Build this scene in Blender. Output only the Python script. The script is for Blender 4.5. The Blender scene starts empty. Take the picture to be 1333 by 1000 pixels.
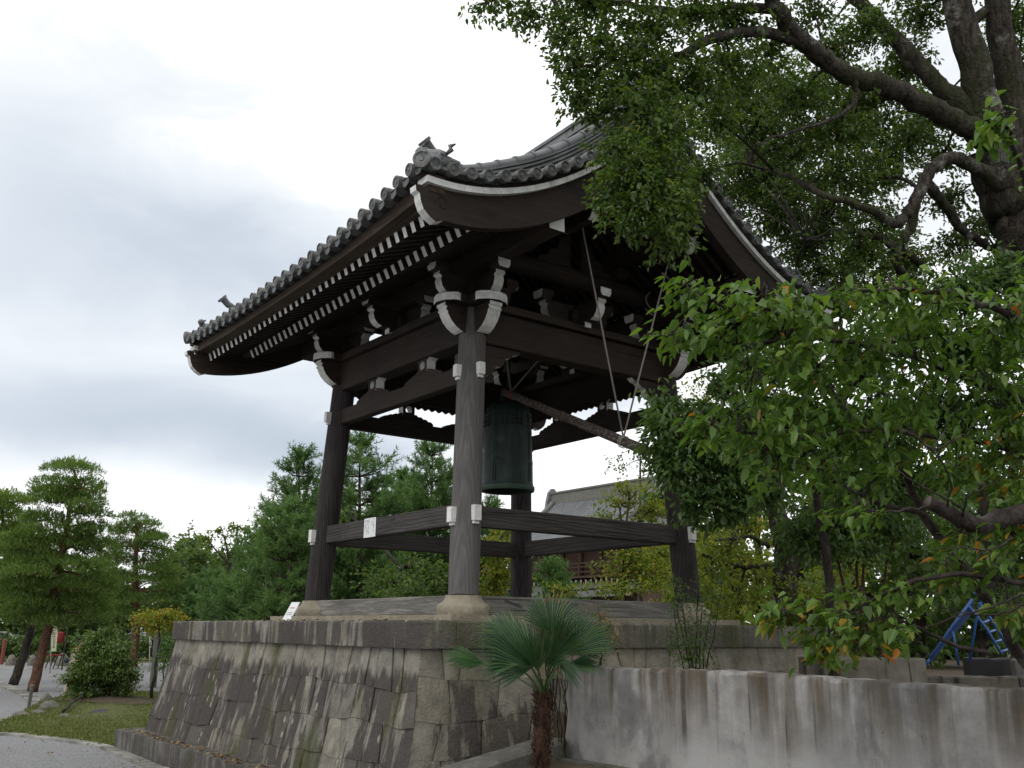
import bpy, math, random
import numpy as np
from mathutils import Matrix, Vector
R = math.radians
PI = math.pi
rnd = random.Random(7)
rng = np.random.default_rng(11)
C = bpy.context.scene.collection
sc = bpy.context.scene

# ---------------------------------------------------------------- camera
F = 1251.52                                   # focal length in pixels of a 1333 px wide picture
CAM = np.array([-8.8158, -11.9494, 1.83])
FW = np.array([0.58468672, 0.77257277, 0.24753334])
RT = np.array([0.79588779, -0.60536989, 0.00948265])
UP = np.array([-0.15717527, -0.19146438, 0.96883297])
cd = bpy.data.cameras.new('camera')
cd.sensor_width = 36.0
cd.lens = 36.0 * F / 1333.0
cd.clip_end = 2000.0
co = bpy.data.objects.new('camera', cd)
C.objects.link(co)
M = Matrix(((RT[0], UP[0], -FW[0], CAM[0]), (RT[1], UP[1], -FW[1], CAM[1]), (RT[2], UP[2], -FW[2], CAM[2]), (0, 0, 0, 1)))
co.matrix_world = M
sc.camera = co

def ray(u, v):
    return FW + RT * (u - 666.5) / F - UP * (v - 500.0) / F
def at(u, v, d):                              # point of the place seen at a pixel, d metres deep
    return CAM + d * ray(u, v)
def at_z(u, v, z):
    r = ray(u, v); return CAM + r * (z - CAM[2]) / r[2]

# ---------------------------------------------------------------- light
sc.view_settings.view_transform = 'Standard'
sc.view_settings.look = 'None'
sc.view_settings.exposure = 0.25
sc.view_settings.gamma = 1.0
sc.view_settings.use_curve_mapping = False
SUN_EL, SUN_AZ = R(52), R(205)                # direction the light comes from, azimuth from +X

class NT:
    """small helper for node trees: sockets given as values are linked"""
    def __init__(s, tree):
        s.t = tree
        tree.nodes.clear()
    def n(s, typ, props=None, **inp):
        nd = s.t.nodes.new(typ)
        for k, v in (props or {}).items(): setattr(nd, k, v)
        for k, v in inp.items():
            key = int(k[1:]) if (k[0] == 'i' and k[1:].isdigit()) else k.replace('_', ' ')
            s.set(nd.inputs[key], v)
        return nd
    def set(s, sock, v):
        if isinstance(v, bpy.types.NodeSocket): s.t.links.new(v, sock)
        elif isinstance(v, tuple) and len(v) == 3 and sock.type == 'RGBA': sock.default_value = (*v, 1)
        else: sock.default_value = v
    def math(s, op, a, b=0.0, clamp=False):
        return s.n('ShaderNodeMath', {'operation': op, 'use_clamp': clamp}, i0=a, i1=b).outputs[0]
    def mix(s, f, a, b, mode='MIX'):
        nd = s.n('ShaderNodeMix', {'data_type': 'RGBA', 'blend_type': mode, 'clamp_factor': True})
        s.set(nd.inputs[0], f); s.set(nd.inputs[6], a); s.set(nd.inputs[7], b)
        return nd.outputs[2]
    def ramp(s, f, stops):
        nd = s.n('ShaderNodeValToRGB', None, Fac=f)
        el = nd.color_ramp.elements
        for i, (p, c) in enumerate(stops):
            e = el[i] if i < 2 else el.new(p)
            e.position = p
            e.color = (c, c, c, 1) if not isinstance(c, tuple) else (*c, 1)
        return nd.outputs[0]
    def map(s, vec, scale=(1, 1, 1), rot=(0, 0, 0), loc=(0, 0, 0)):
        return s.n('ShaderNodeMapping', None, Vector=vec, Scale=scale, Rotation=rot, Location=loc).outputs[0]
    def noise(s, vec, scale=5.0, detail=4.0, rough=0.55, dist=0.0):
        return s.n('ShaderNodeTexNoise', None, Vector=vec, Scale=scale, Detail=detail, Roughness=rough, Distortion=dist).outputs[0]
    def sstep(s, v, a, b):
        return s.n('ShaderNodeMapRange', {'interpolation_type': 'SMOOTHSTEP'}, Value=v, i1=a, i2=b).outputs[0]

w = bpy.data.worlds.new('World')
sc.world = w
w.use_nodes = True
nt = NT(w.node_tree)
sky = nt.n('ShaderNodeTexSky', {'sky_type': 'NISHITA', 'sun_disc': False, 'sun_elevation': SUN_EL, 'sun_rotation': PI / 2 - SUN_AZ})
bg1 = nt.n('ShaderNodeBackground', None, Color=sky.outputs[0], Strength=0.1)
gen = nt.n('ShaderNodeTexCoord').outputs['Generated']
sep = nt.n('ShaderNodeSeparateXYZ', None, Vector=gen)
az = nt.math('ARCTAN2', sep.outputs[1], sep.outputs[0])
el = nt.math('ARCSINE', sep.outputs[2])
flat = nt.n('ShaderNodeCombineXYZ', None, X=az, Y=nt.math('MULTIPLY', el, 2.3), Z=0.0).outputs[0]
n1 = nt.noise(gen, 3.0, 6, 0.55, 0.4)
n2 = nt.noise(flat, 5.5, 6, 0.55, 0.6)
n3 = nt.noise(flat, 2.2, 3, 0.5, 0.3)
azw = nt.math('ADD', az, nt.math('MULTIPLY', nt.math('SUBTRACT', n2, 0.5), 0.22))
elw = nt.math('ADD', el, nt.math('MULTIPLY', nt.math('SUBTRACT', n3, 0.5), 0.10))
elw = nt.math('ADD', elw, nt.math('MULTIPLY', nt.math('SUBTRACT', n1, 0.5), 0.07))
dark = None
def azel(u, v):
    d = ray(u, v); d = d / np.linalg.norm(d)
    return math.atan2(d[1], d[0]), math.asin(d[2])
# grey undersides of the cloud deck: centre (where they stand in the sky), spread, depth of tone
for (u, v, su, sv, amp) in ((200, 295, 250, 85, .36), (120, 545, 330, 52, .44), (420, 600, 170, 42, .36), (70, 400, 260, 75, .26), (760, 540, 110, 30, .22),
                            (430, 420, 200, 110, .20), (1150, 150, 300, 160, .18), (60, 150, 220, 100, .15)):
    a, e = azel(u, v)
    qa = nt.math('DIVIDE', nt.math('SUBTRACT', azw, a), su / 1251.0)
    qe = nt.math('DIVIDE', nt.math('SUBTRACT', elw, e), sv / 1251.0)
    g = nt.math('EXPONENT', nt.math('MULTIPLY', nt.math('ADD', nt.math('MULTIPLY', qa, qa), nt.math('MULTIPLY', qe, qe)), -1.0))
    g = nt.math('MULTIPLY', g, amp * 1.15)
    dark = g if dark is None else nt.math('ADD', dark, g)
dark = nt.math('ADD', dark, nt.math('MULTIPLY', nt.math('SUBTRACT', n2, 0.5), 0.42))
dark = nt.math('ADD', dark, nt.math('MULTIPLY', nt.math('SUBTRACT', n1, 0.5), 0.30), True)
ccol = nt.ramp(dark, [(0.0, (.95, .96, .97)), (0.12, (.72, .745, .775)), (0.45, (.50, .55, .615)), (1.0, (.32, .37, .44))])
bg2 = nt.n('ShaderNodeBackground', None, Color=ccol, Strength=1.16)
mx = nt.n('ShaderNodeMixShader', None, Fac=0.94, i1=bg1.outputs[0], i2=bg2.outputs[0])
nt.n('ShaderNodeOutputWorld', None, Surface=mx.outputs[0])

sl = bpy.data.lights.new('sun', 'SUN')
sl.energy = 0.9
sl.angle = R(25)
sl.color = (1.0, 0.97, 0.92)
so = bpy.data.objects.new('sun', sl)
C.objects.link(so)
sd = Vector((math.cos(SUN_EL) * math.cos(SUN_AZ), math.cos(SUN_EL) * math.sin(SUN_AZ), math.sin(SUN_EL)))
so.rotation_euler = sd.to_track_quat('Z', 'Y').to_euler()
so.location = (-10, -5, 20)

# ---------------------------------------------------------------- materials
def material(name):
    m = bpy.data.materials.new(name)
    m.use_nodes = True
    return m, NT(m.node_tree)
def finish(h, col, rough=0.8, bump=None, bstr=0.3, bdist=0.02, spec=0.3, metal=0.0):
    b = h.n('ShaderNodeBsdfPrincipled', None, Base_Color=col, Roughness=rough, Metallic=metal)
    b.inputs['Specular IOR Level'].default_value = spec
    if bump is not None:
        bp = h.n('ShaderNodeBump', None, Height=bump, Strength=bstr, Distance=bdist)
        h.set(b.inputs['Normal'], bp.outputs[0])
    h.n('ShaderNodeOutputMaterial', None, Surface=b.outputs[0])
def objco(h): return h.n('ShaderNodeTexCoord').outputs['Object']

def wood(name, c1, c2, axis, rough=0.75, fine=1.0, grey=None, grain=0.0):
    m, h = material(name)
    v = objco(h)
    s = [9.0 * fine] * 3
    s['xyz'.index(axis)] = 0.7 * fine
    vv = h.map(v, tuple(s))
    a = h.noise(vv, 1.6, 5, 0.6, 1.2)
    b = h.noise(h.map(v, tuple(3.5 * q for q in s)), 2.0, 4, 0.6, 0.3)
    big = h.noise(v, 1.1, 3, 0.5)
    sc_ = [26.0] * 3; sc_['xyz'.index(axis)] = .55
    crk = h.sstep(h.noise(h.map(v, tuple(sc_), (0, 0, 0), (5, 2, 3)), 1.0, 3, .5), .655, .69)
    col = h.mix(h.ramp(a, [(0.32, 0.0), (0.7, 1.0)]), c1, c2)
    col = h.mix(h.math('MULTIPLY', h.ramp(b, [(0.45, 0.0), (0.7, 1.0)]), 0.45), col, tuple(q * 0.45 for q in c1))
    col = h.mix(h.math('MULTIPLY', h.ramp(big, [(0.4, 0.0), (0.75, 1.0)]), 0.5), col, tuple(q * 1.5 for q in c2))
    col = h.mix(h.math('MULTIPLY', crk, .8), col, (.006, .005, .005))
    if grain:
        wv = h.n('ShaderNodeTexWave', {'wave_type': 'RINGS', 'rings_direction': 'SPHERICAL'}, Vector=h.map(v, tuple(2.2 if q > 1 else .28 for q in s), (0, 0, 0), (.7, .4, .13)), Scale=5.0, Distortion=7.0, Detail=3.0).outputs[0]
        col = h.mix(h.math('MULTIPLY', h.ramp(wv, [(.25, 1.0), (.6, 0.0)]), grain), col, tuple(q * .5 for q in c1))
        b = h.math('ADD', b, wv)
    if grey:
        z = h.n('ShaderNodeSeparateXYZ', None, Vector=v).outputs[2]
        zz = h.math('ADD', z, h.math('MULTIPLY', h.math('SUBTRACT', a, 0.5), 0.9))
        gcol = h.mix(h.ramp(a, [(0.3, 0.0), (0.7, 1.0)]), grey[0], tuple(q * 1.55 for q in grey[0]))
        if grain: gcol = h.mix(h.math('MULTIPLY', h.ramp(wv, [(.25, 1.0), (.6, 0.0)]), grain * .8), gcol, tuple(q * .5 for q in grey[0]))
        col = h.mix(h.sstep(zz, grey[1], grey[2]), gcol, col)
    finish(h, col, rough, h.math('ADD', a, b), 0.45, 0.012, 0.25)
    return m
DK1, DK2 = (.0165, .0118, .0096), (.037, .027, .0215)
W = {a: wood('dark_timber_' + a, DK1, DK2, a) for a in 'xyz'}
WN = {a: wood('weathered_timber_' + a, (.030, .026, .024), (.070, .064, .060), a, .75, 1.0, None, .14) for a in 'xyz'}   # railings open to the rain
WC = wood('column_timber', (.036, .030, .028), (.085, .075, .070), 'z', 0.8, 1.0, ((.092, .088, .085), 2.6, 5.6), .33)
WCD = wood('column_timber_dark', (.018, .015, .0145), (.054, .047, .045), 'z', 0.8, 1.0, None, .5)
WS = {a: wood('grey_sill_timber_' + a, (.10, .095, .085), (.215, .205, .185), a, .8, 1.0, None, .35) for a in 'xy'}
WB = wood('red_brown_timber', (.05, .028, .02), (.10, .06, .042), 'y')
BRN = wood('eave_board_timber', (.035, .024, .017), (.075, .054, .040), 'y')

m, h = material('white_paint'); v = objco(h)
d = h.noise(v, 9.0, 5, 0.65)
finish(h, h.mix(h.ramp(d, [(0.38, 0.0), (0.8, 1.0)]), (.76, .76, .74), (.46, .455, .42)), 0.75, d, 0.1, 0.01, 0.2); WH = m
m, h = material('paper'); finish(h, (.76, .77, .77), 0.7); PAPER = m
m, h = material('ink'); finish(h, (.05, .05, .055), 0.7); INK = m
m, h = material('red_ink'); finish(h, (.55, .14, .12), 0.7); REDINK = m
m, h = material('grey_ink'); finish(h, (.35, .36, .38), 0.7); GREYINK = m

m, h = material('roof_tile'); v = objco(h)
a = h.noise(v, 2.3, 4, 0.6); b = h.noise(v, 14.0, 4, 0.6)
vor = h.n('ShaderNodeTexVoronoi', None, Vector=v, Scale=4.0)
col = h.mix(h.ramp(a, [(0.3, 0.0), (0.7, 1.0)]), (.055, .058, .064), (.135, .142, .152))
col = h.mix(0.35, col, h.n('ShaderNodeHueSaturation', None, Saturation=0.0, Value=0.25, Color=vor.outputs['Color']).outputs[0])
col = h.mix(h.math('MULTIPLY', h.ramp(b, [(0.5, 0.0), (0.72, 1.0)]), 0.45), col, (.15, .15, .13))
finish(h, col, 0.5, b, 0.25, 0.01, 0.45); TILE = m
m, h = material('roof_tile_end'); v = objco(h)
a = h.noise(v, 12.0, 4, 0.6); b = h.noise(v, 3.0, 4, 0.6)
finish(h, h.mix(h.ramp(a, [(0.35, 0.0), (0.65, 1.0)]), (.07, .073, .074), h.mix(h.ramp(b, [(.4, 0.), (.6, 1.)]), (.17, .172, .15), (.22, .228, .235))), 0.6, a, 0.6, 0.01, 0.35); TILEEND = m

m, h = material('bronze'); v = objco(h)
a = h.noise(h.map(v, (6, 6, .8)), 1.5, 5, 0.6); b = h.noise(v, 5.0, 4, 0.6)
col = h.mix(h.ramp(a, [(0.35, 0.0), (0.7, 1.0)]), (.010, .016, .0145), (.021, .042, .036))
col = h.mix(h.math('MULTIPLY', h.ramp(b, [(0.55, 0.0), (0.75, 1.0)]), 0.6), col, (.042, .080, .066))
finish(h, col, 0.55, b, 0.15, 0.01, 0.4, 0.3); BRONZE = m
m, h = material('bronze_lip'); v = objco(h); a = h.noise(v, 9.0, 4, .6)
finish(h, h.mix(a, (.026, .050, .038), (.070, .115, .085)), .6, a, .1, .01, .35, .2); BRONZELIP = m
m, h = material('rope'); v = objco(h); a = h.noise(v, 60, 2)
finish(h, h.mix(a, (.22, .20, .17), (.36, .33, .29)), 0.9, a, 0.5); ROPE = m
m, h = material('log_bark'); v = objco(h); a = h.noise(v, 30, 4, 0.7); b = h.noise(v, 6, 3)
finish(h, h.mix(h.ramp(a, [(0.5, 0.), (0.66, 1.)]), h.mix(b, (.035, .025, .02), (.075, .056, .046)), (.24, .22, .20)), 0.85, a, 0.4, 0.01); LOGM = m

# masonry with rain streaks, lichen and moss
def stone(name, c1, c2, tone=True, streak=1.0, band=None, moss=0.5, lichen=0.6, stretch=0.42, thr=0.42):
    m, h = material(name); v = objco(h)
    fine = h.noise(v, 38.0, 5, 0.7); mid = h.noise(v, 5.0, 4, 0.6); big = h.noise(v, 0.8, 3, 0.5)
    col = h.mix(h.ramp(mid, [(0.3, 0.), (0.7, 1.)]), c1, c2)
    if tone:
        at_ = h.n('ShaderNodeAttribute', {'attribute_name': 'tint'}).outputs['Fac']
        col = h.mix(1.0, col, h.ramp(at_, [(0.0, (.82, .80, .80)), (0.45, (.96, .96, .95)), (0.8, (1.06, 1.02, .95)), (1.0, (1.22, 1.19, 1.12))]), 'MULTIPLY')
    st = h.noise(h.map(v, (7.0, 7.0, stretch)), 1.0, 5, 0.62, 0.35)
    if streak:
        sm = h.math('ADD', st, h.math('MULTIPLY', h.math('SUBTRACT', big, 0.5), 0.8))
        k = h.math('MULTIPLY', h.sstep(sm, thr, thr + .09), streak)
        if tone: k = h.math('MULTIPLY', k, h.ramp(at_, [(0.0, 1.0), (.7, .95), (0.9, .8), (1.0, .55)]))
        if band:
            z = h.n('ShaderNodeSeparateXYZ', None, Vector=v).outputs[2]
            zz = h.math('ADD', z, h.math('MULTIPLY', h.math('SUBTRACT', st, 0.5), 0.55))
            k = h.math('MULTIPLY', k, h.sstep(zz, band, band - 0.10))
        col = h.mix(k, col, h.mix(h.math('ADD', h.math('MULTIPLY', fine, .6), h.math('MULTIPLY', h.noise(h.map(v, (14, 14, 1.2)), 1.0, 4, .65), .5)), (.019, .0155, .016), (.098, .083, .077)))
    if moss:
        mk = h.math('MULTIPLY', h.sstep(h.noise(h.map(v, (1.6, 1.6, .7)), 1.0, 4, 0.6), 0.50, 0.66), moss)
        col = h.mix(mk, col, h.mix(fine, (.035, .042, .014), (.10, .105, .045)))
    if lichen:
        lv = h.map(v, (9, 9, 3.6))
        vo = h.n('ShaderNodeTexVoronoi', None, Vector=lv, Scale=1.0)
        lk = h.math('MULTIPLY', h.sstep(h.math('ADD', vo.outputs['Distance'], h.math('MULTIPLY', h.noise(v, 22, 3), 0.25)), 0.33, 0.25), h.math('MULTIPLY', h.sstep(h.noise(v, 1.7, 2), 0.5, 0.6), lichen))
        col = h.mix(lk, col, (.34, .33, .29))
    sp = h.sstep(h.noise(v, 90, 2, 0.6), 0.60, 0.74)
    col = h.mix(h.math('MULTIPLY', sp, 0.5), col, (.26, .25, .22))
    finish(h, col, 0.9, h.math('ADD', fine, h.math('MULTIPLY', mid, 1.5)), 0.85, 0.03, 0.2)
    return m
STONE = stone('stained_stone', (.15, .14, .12), (.29, .275, .24), True, 0.97, 1.45, 0.8, 1.0, .42, .375)
STONER = stone('pale_wall_stone', (.16, .148, .12), (.30, .282, .235), True, 0.85, 1.40, 0.30, 0.3, .42, .48)
COPE = stone('coping_stone', (.15, .14, .122), (.28, .265, .232), True, 0.95, None, 0.3, 0.9, 0.7, .385)
COPER = stone('coping_stone_mossy', (.11, .107, .085), (.19, .183, .15), True, 0.45, None, 0.75, 0.6)
PLINTH = stone('plinth_stone', (.10, .095, .085), (.20, .19, .17), False, 0.75, None, 0.4, 0.3)
KERB = stone('kerb_stone', (.12, .12, .105), (.22, .215, .19), False, 0.25, None, 0.5, 0.2)
PALE = stone('pale_stone', (.26, .225, .16), (.38, .345, .27), False, 0.12, None, 0.1, 0.0)
ROCK = stone('rock', (.09, .085, .078), (.24, .225, .20), False, 0.0, None, 0.35, 0.5)
m, h = material('joint_dirt'); finish(h, (.018, .016, .014), 0.95); JOINT = m

m, h = material('concrete'); v = objco(h)
big = h.noise(v, 0.9, 3, .5); fine = h.noise(v, 45, 5, .7); md = h.noise(v, 4.0, 5, .65)
st = h.noise(h.map(v, (5, 5, .32)), 1.0, 5, .6, .3); st2 = h.noise(h.map(v, (2.2, 2.2, .16), (0, 0, 0), (3, 7, 1)), 1.0, 4, .6, .25)
z = h.n('ShaderNodeSeparateXYZ', None, Vector=v).outputs[2]
col = h.mix(h.ramp(md, [(.3, 0.), (.7, 1.)]), (.17, .166, .16), (.345, .336, .322))
top = h.sstep(h.math('ADD', z, h.math('MULTIPLY', h.math('SUBTRACT', st2, .5), 1.9)), .70, 1.60)
col = h.mix(h.math('MULTIPLY', top, h.sstep(st, .36, .60)), col, h.mix(fine, (.035, .027, .019), (.12, .092, .062)))
col = h.mix(h.math('MULTIPLY', h.sstep(h.noise(h.map(v, (1.5, 1.5, .8), (0, 0, 0), (9, 2, 4)), 1.4, 5, .65, .5), .48, .64), .60), col, (.085, .084, .088))
dr = h.noise(h.map(v, (11, 11, .18), (0, 0, 0), (2, 5, 1)), 1.0, 4, .6, .15)
dz = h.sstep(h.math('ADD', z, h.math('MULTIPLY', h.math('SUBTRACT', st2, .5), 2.2)), .75, 1.05)
col = h.mix(h.math('MULTIPLY', h.math('MULTIPLY', h.sstep(dr, .60, .64), dz), h.math('MULTIPLY', h.sstep(h.noise(v, .75, 2, .5), .42, .58), .8)), col, h.mix(fine, (.022, .018, .014), (.075, .06, .045)))
chp = h.sstep(h.noise(v, 17, 3, .6), .70, .73)
col = h.mix(h.math('MULTIPLY', chp, .7), col, (.07, .065, .06))
wt = h.math('MULTIPLY', h.sstep(h.math('ADD', z, h.math('MULTIPLY', h.math('SUBTRACT', md, .5), 1.4)), 1.2, .65), h.sstep(big, .42, .6))
col = h.mix(h.math('MULTIPLY', wt, .6), col, (.42, .42, .41))
col = h.mix(h.math('MULTIPLY', h.sstep(fine, .62, .8), .4), col, (.09, .085, .08))
finish(h, col, .88, h.math('ADD', fine, md), .35, .012, .25); CONC = m

m, h = material('gravel'); v = objco(h)
a = h.noise(v, 70, 4, .8); b = h.noise(v, .35, 4, .6); c = h.n('ShaderNodeTexVoronoi', None, Vector=v, Scale=34.0)
col = h.mix(h.ramp(a, [(.35, 0.), (.65, 1.)]), (.115, .118, .124), (.245, .248, .255))
sp = h.noise(v, 20, 3, .8)
col = h.mix(h.math('MULTIPLY', h.ramp(sp, [(.42, 1.), (.52, 0.)]), .55), col, (.06, .062, .066))
col = h.mix(h.math('MULTIPLY', h.ramp(sp, [(.56, 0.), (.66, 1.)]), .5), col, (.36, .36, .36))
col = h.mix(0.35, col, h.n('ShaderNodeHueSaturation', None, Saturation=.12, Value=.42, Color=c.outputs['Color']).outputs[0])
col = h.mix(h.math('MULTIPLY', h.ramp(b, [(.45, 0.), (.7, 1.)]), .4), col, (.17, .155, .135))
finish(h, col, .95, c.outputs['Distance'], .6, .02, .15); GRAVEL = m
m, h = material('edging_stone'); v = objco(h); a = h.noise(v, 5, 5, .6)
b = h.noise(v, 1.3, 4, .6)
finish(h, h.mix(h.ramp(b, [(.4, 0.), (.62, 1.)]), (.13, .125, .11), h.mix(a, (.22, .21, .19), (.38, .37, .345))), .9, a, .3); EDGE = m
m, h = material('soil'); v = objco(h); a = h.noise(v, 6, 5, .65)
finish(h, h.mix(a, (.035, .026, .018), (.12, .09, .06)), .95, a, .6, .03); SOIL = m
m, h = material('turf'); v = objco(h); a = h.noise(v, 3, 5, .65); b = h.noise(v, 40, 3, .7)
col = h.mix(h.ramp(a, [(.35, 0.), (.65, 1.)]), (.075, .095, .022), (.16, .14, .06))
finish(h, h.mix(b, col, (.045, .065, .014)), .95, b, .6, .03); TURF = m

def leafmat(name, stops, trans=0.35, rough=0.5, spec=0.3):
    m, h = material(name)
    t = h.n('ShaderNodeAttribute', {'attribute_name': 'tint'}).outputs['Fac']
    col = h.ramp(t, stops)
    b = h.n('ShaderNodeBsdfPrincipled', None, Base_Color=col, Roughness=rough)
    b.inputs['Specular IOR Level'].default_value = spec
    tr = h.n('ShaderNodeBsdfTranslucent', None, Color=h.mix(1.0, col, (1.5, 1.6, .7), 'MULTIPLY'))
    mx = h.n('ShaderNodeMixShader', None, Fac=trans, i1=b.outputs[0], i2=tr.outputs[0])
    h.n('ShaderNodeOutputMaterial', None, Surface=mx.outputs[0])
    return m
L_CAMPHOR = leafmat('camphor_leaf', [(0, (.030, .060, .014)), (.5, (.064, .112, .022)), (.9, (.12, .16, .03)), (1, (.17, .18, .035))], .45, .38, .5)
L_OAK = leafmat('evergreen_leaf', [(0, (.046, .085, .026)), (.6, (.088, .155, .046)), (1, (.15, .21, .06))], .45, .38, .45)
L_CHERRY = leafmat('cherry_leaf', [(0, (.046, .094, .018)), (.45, (.086, .162, .026)), (.80, (.145, .215, .036)), (.88, (.22, .20, .03)), (.95, (.38, .22, .03)), (1, (.42, .12, .03))], .38, .42, .4)
L_MAPLE = leafmat('maple_leaf', [(0, (.065, .10, .018)), (.5, (.15, .19, .03)), (.85, (.26, .25, .04)), (1, (.36, .20, .04))], .48, .5)
L_PINE = leafmat('pine_needle', [(0, (.062, .108, .028)), (.5, (.112, .178, .045)), (1, (.18, .24, .06))], .38, .5)
L_PINE2 = leafmat('blue_pine_needle', [(0, (.045, .092, .032)), (.5, (.088, .165, .055)), (1, (.15, .235, .078))], .35, .5)
L_SHRUB = leafmat('camellia_leaf', [(0, (.034, .072, .014)), (.55, (.082, .142, .026)), (.9, (.11, .15, .026)), (1, (.20, .20, .035))], .25, .35, .5)
L_PALM = leafmat('palm_leaf', [(0, (.010, .034, .010)), (.5, (.022, .066, .017)), (1, (.065, .125, .024))], .14, .35, .45)
L_FAR = leafmat('far_leaf', [(0, (.055, .09, .028)), (.6, (.10, .155, .046)), (1, (.18, .21, .06))], .40, .6)
def bark(name, c1, c2, lich=0.3, moss=0.0, bs=1.0, crack=0.0):
    m, h = material(name); v = objco(h)
    a = h.noise(h.map(v, (6, 6, 2.2)), 2.5, 5, .65, .5); b = h.noise(v, 3.0, 4, .6); f = h.noise(v, 24, 4, .7)
    col = h.mix(h.ramp(a, [(.35, 0.), (.65, 1.)]), c1, c2)
    if lich: col = h.mix(h.math('MULTIPLY', h.sstep(b, .55, .66), lich), col, (.20, .20, .175))
    if moss: col = h.mix(h.math('MULTIPLY', h.sstep(h.noise(v, 1.4, 3), .48, .6), moss), col, (.035, .042, .014))
    cr = h.n('ShaderNodeTexVoronoi', {'feature': 'DISTANCE_TO_EDGE'}, Vector=h.map(v, (9, 9, 4)), Scale=1.6).outputs['Distance']
    ck = h.sstep(h.math('ADD', cr, h.math('MULTIPLY', f, .12)), .04, .16)
    ck = h.math('ADD', h.math('MULTIPLY', ck, crack), 1.0 - crack)
    col = h.mix(ck, tuple(q * .6 for q in c1), col)
    finish(h, col, .9, h.math('ADD', h.math('ADD', a, h.math('MULTIPLY', f, .5)), ck), 1.0, .035 * bs, .2)
    return m
B_CAMPHOR = bark('camphor_bark', (.014, .0115, .009), (.075, .064, .050), .75, .6, 1.5, .22)
B_CHERRY = bark('cherry_bark', (.020, .016, .014), (.062, .050, .044), .35)
B_PINE = bark('pine_bark', (.045, .030, .024), (.12, .088, .072), .1, 0, 1, .5)
B_PINER = bark('red_pine_bark', (.085, .042, .026), (.19, .10, .065), 0, 0, 1, .4)
B_PALM = bark('palm_fibre', (.022, .012, .008), (.10, .055, .036), 0)
B_DARK = bark('dark_bark', (.018, .015, .012), (.05, .042, .034), .2)
def plain(name, col, rough=.6, spec=.3):
    m, h = material(name); v = objco(h)
    a = h.noise(v, 6, 4, .6)
    finish(h, h.mix(a, tuple(q * .8 for q in col), tuple(min(1, q * 1.15) for q in col)), rough, None, 0, 0, spec)
    return m

# ---------------------------------------------------------------- mesh helpers
ORG = {}
def link(o, parent=None, org=(0, 0, 0)):
    C.objects.link(o)
    if parent is not None: o.parent = parent
    ORG[o] = tuple(org)
    return o
def tag(o, label=None, cat=None, group=None, kind=None):
    for k, v in (('label', label), ('category', cat), ('group', group), ('kind', kind)):
        if v: o[k] = v
    return o
def empty(name, loc, label=None, cat=None, group=None):
    o = bpy.data.objects.new(name, None)
    o.empty_display_size = 0.3
    o.location = loc
    link(o, None, loc)
    return tag(o, label, cat, group)

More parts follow.
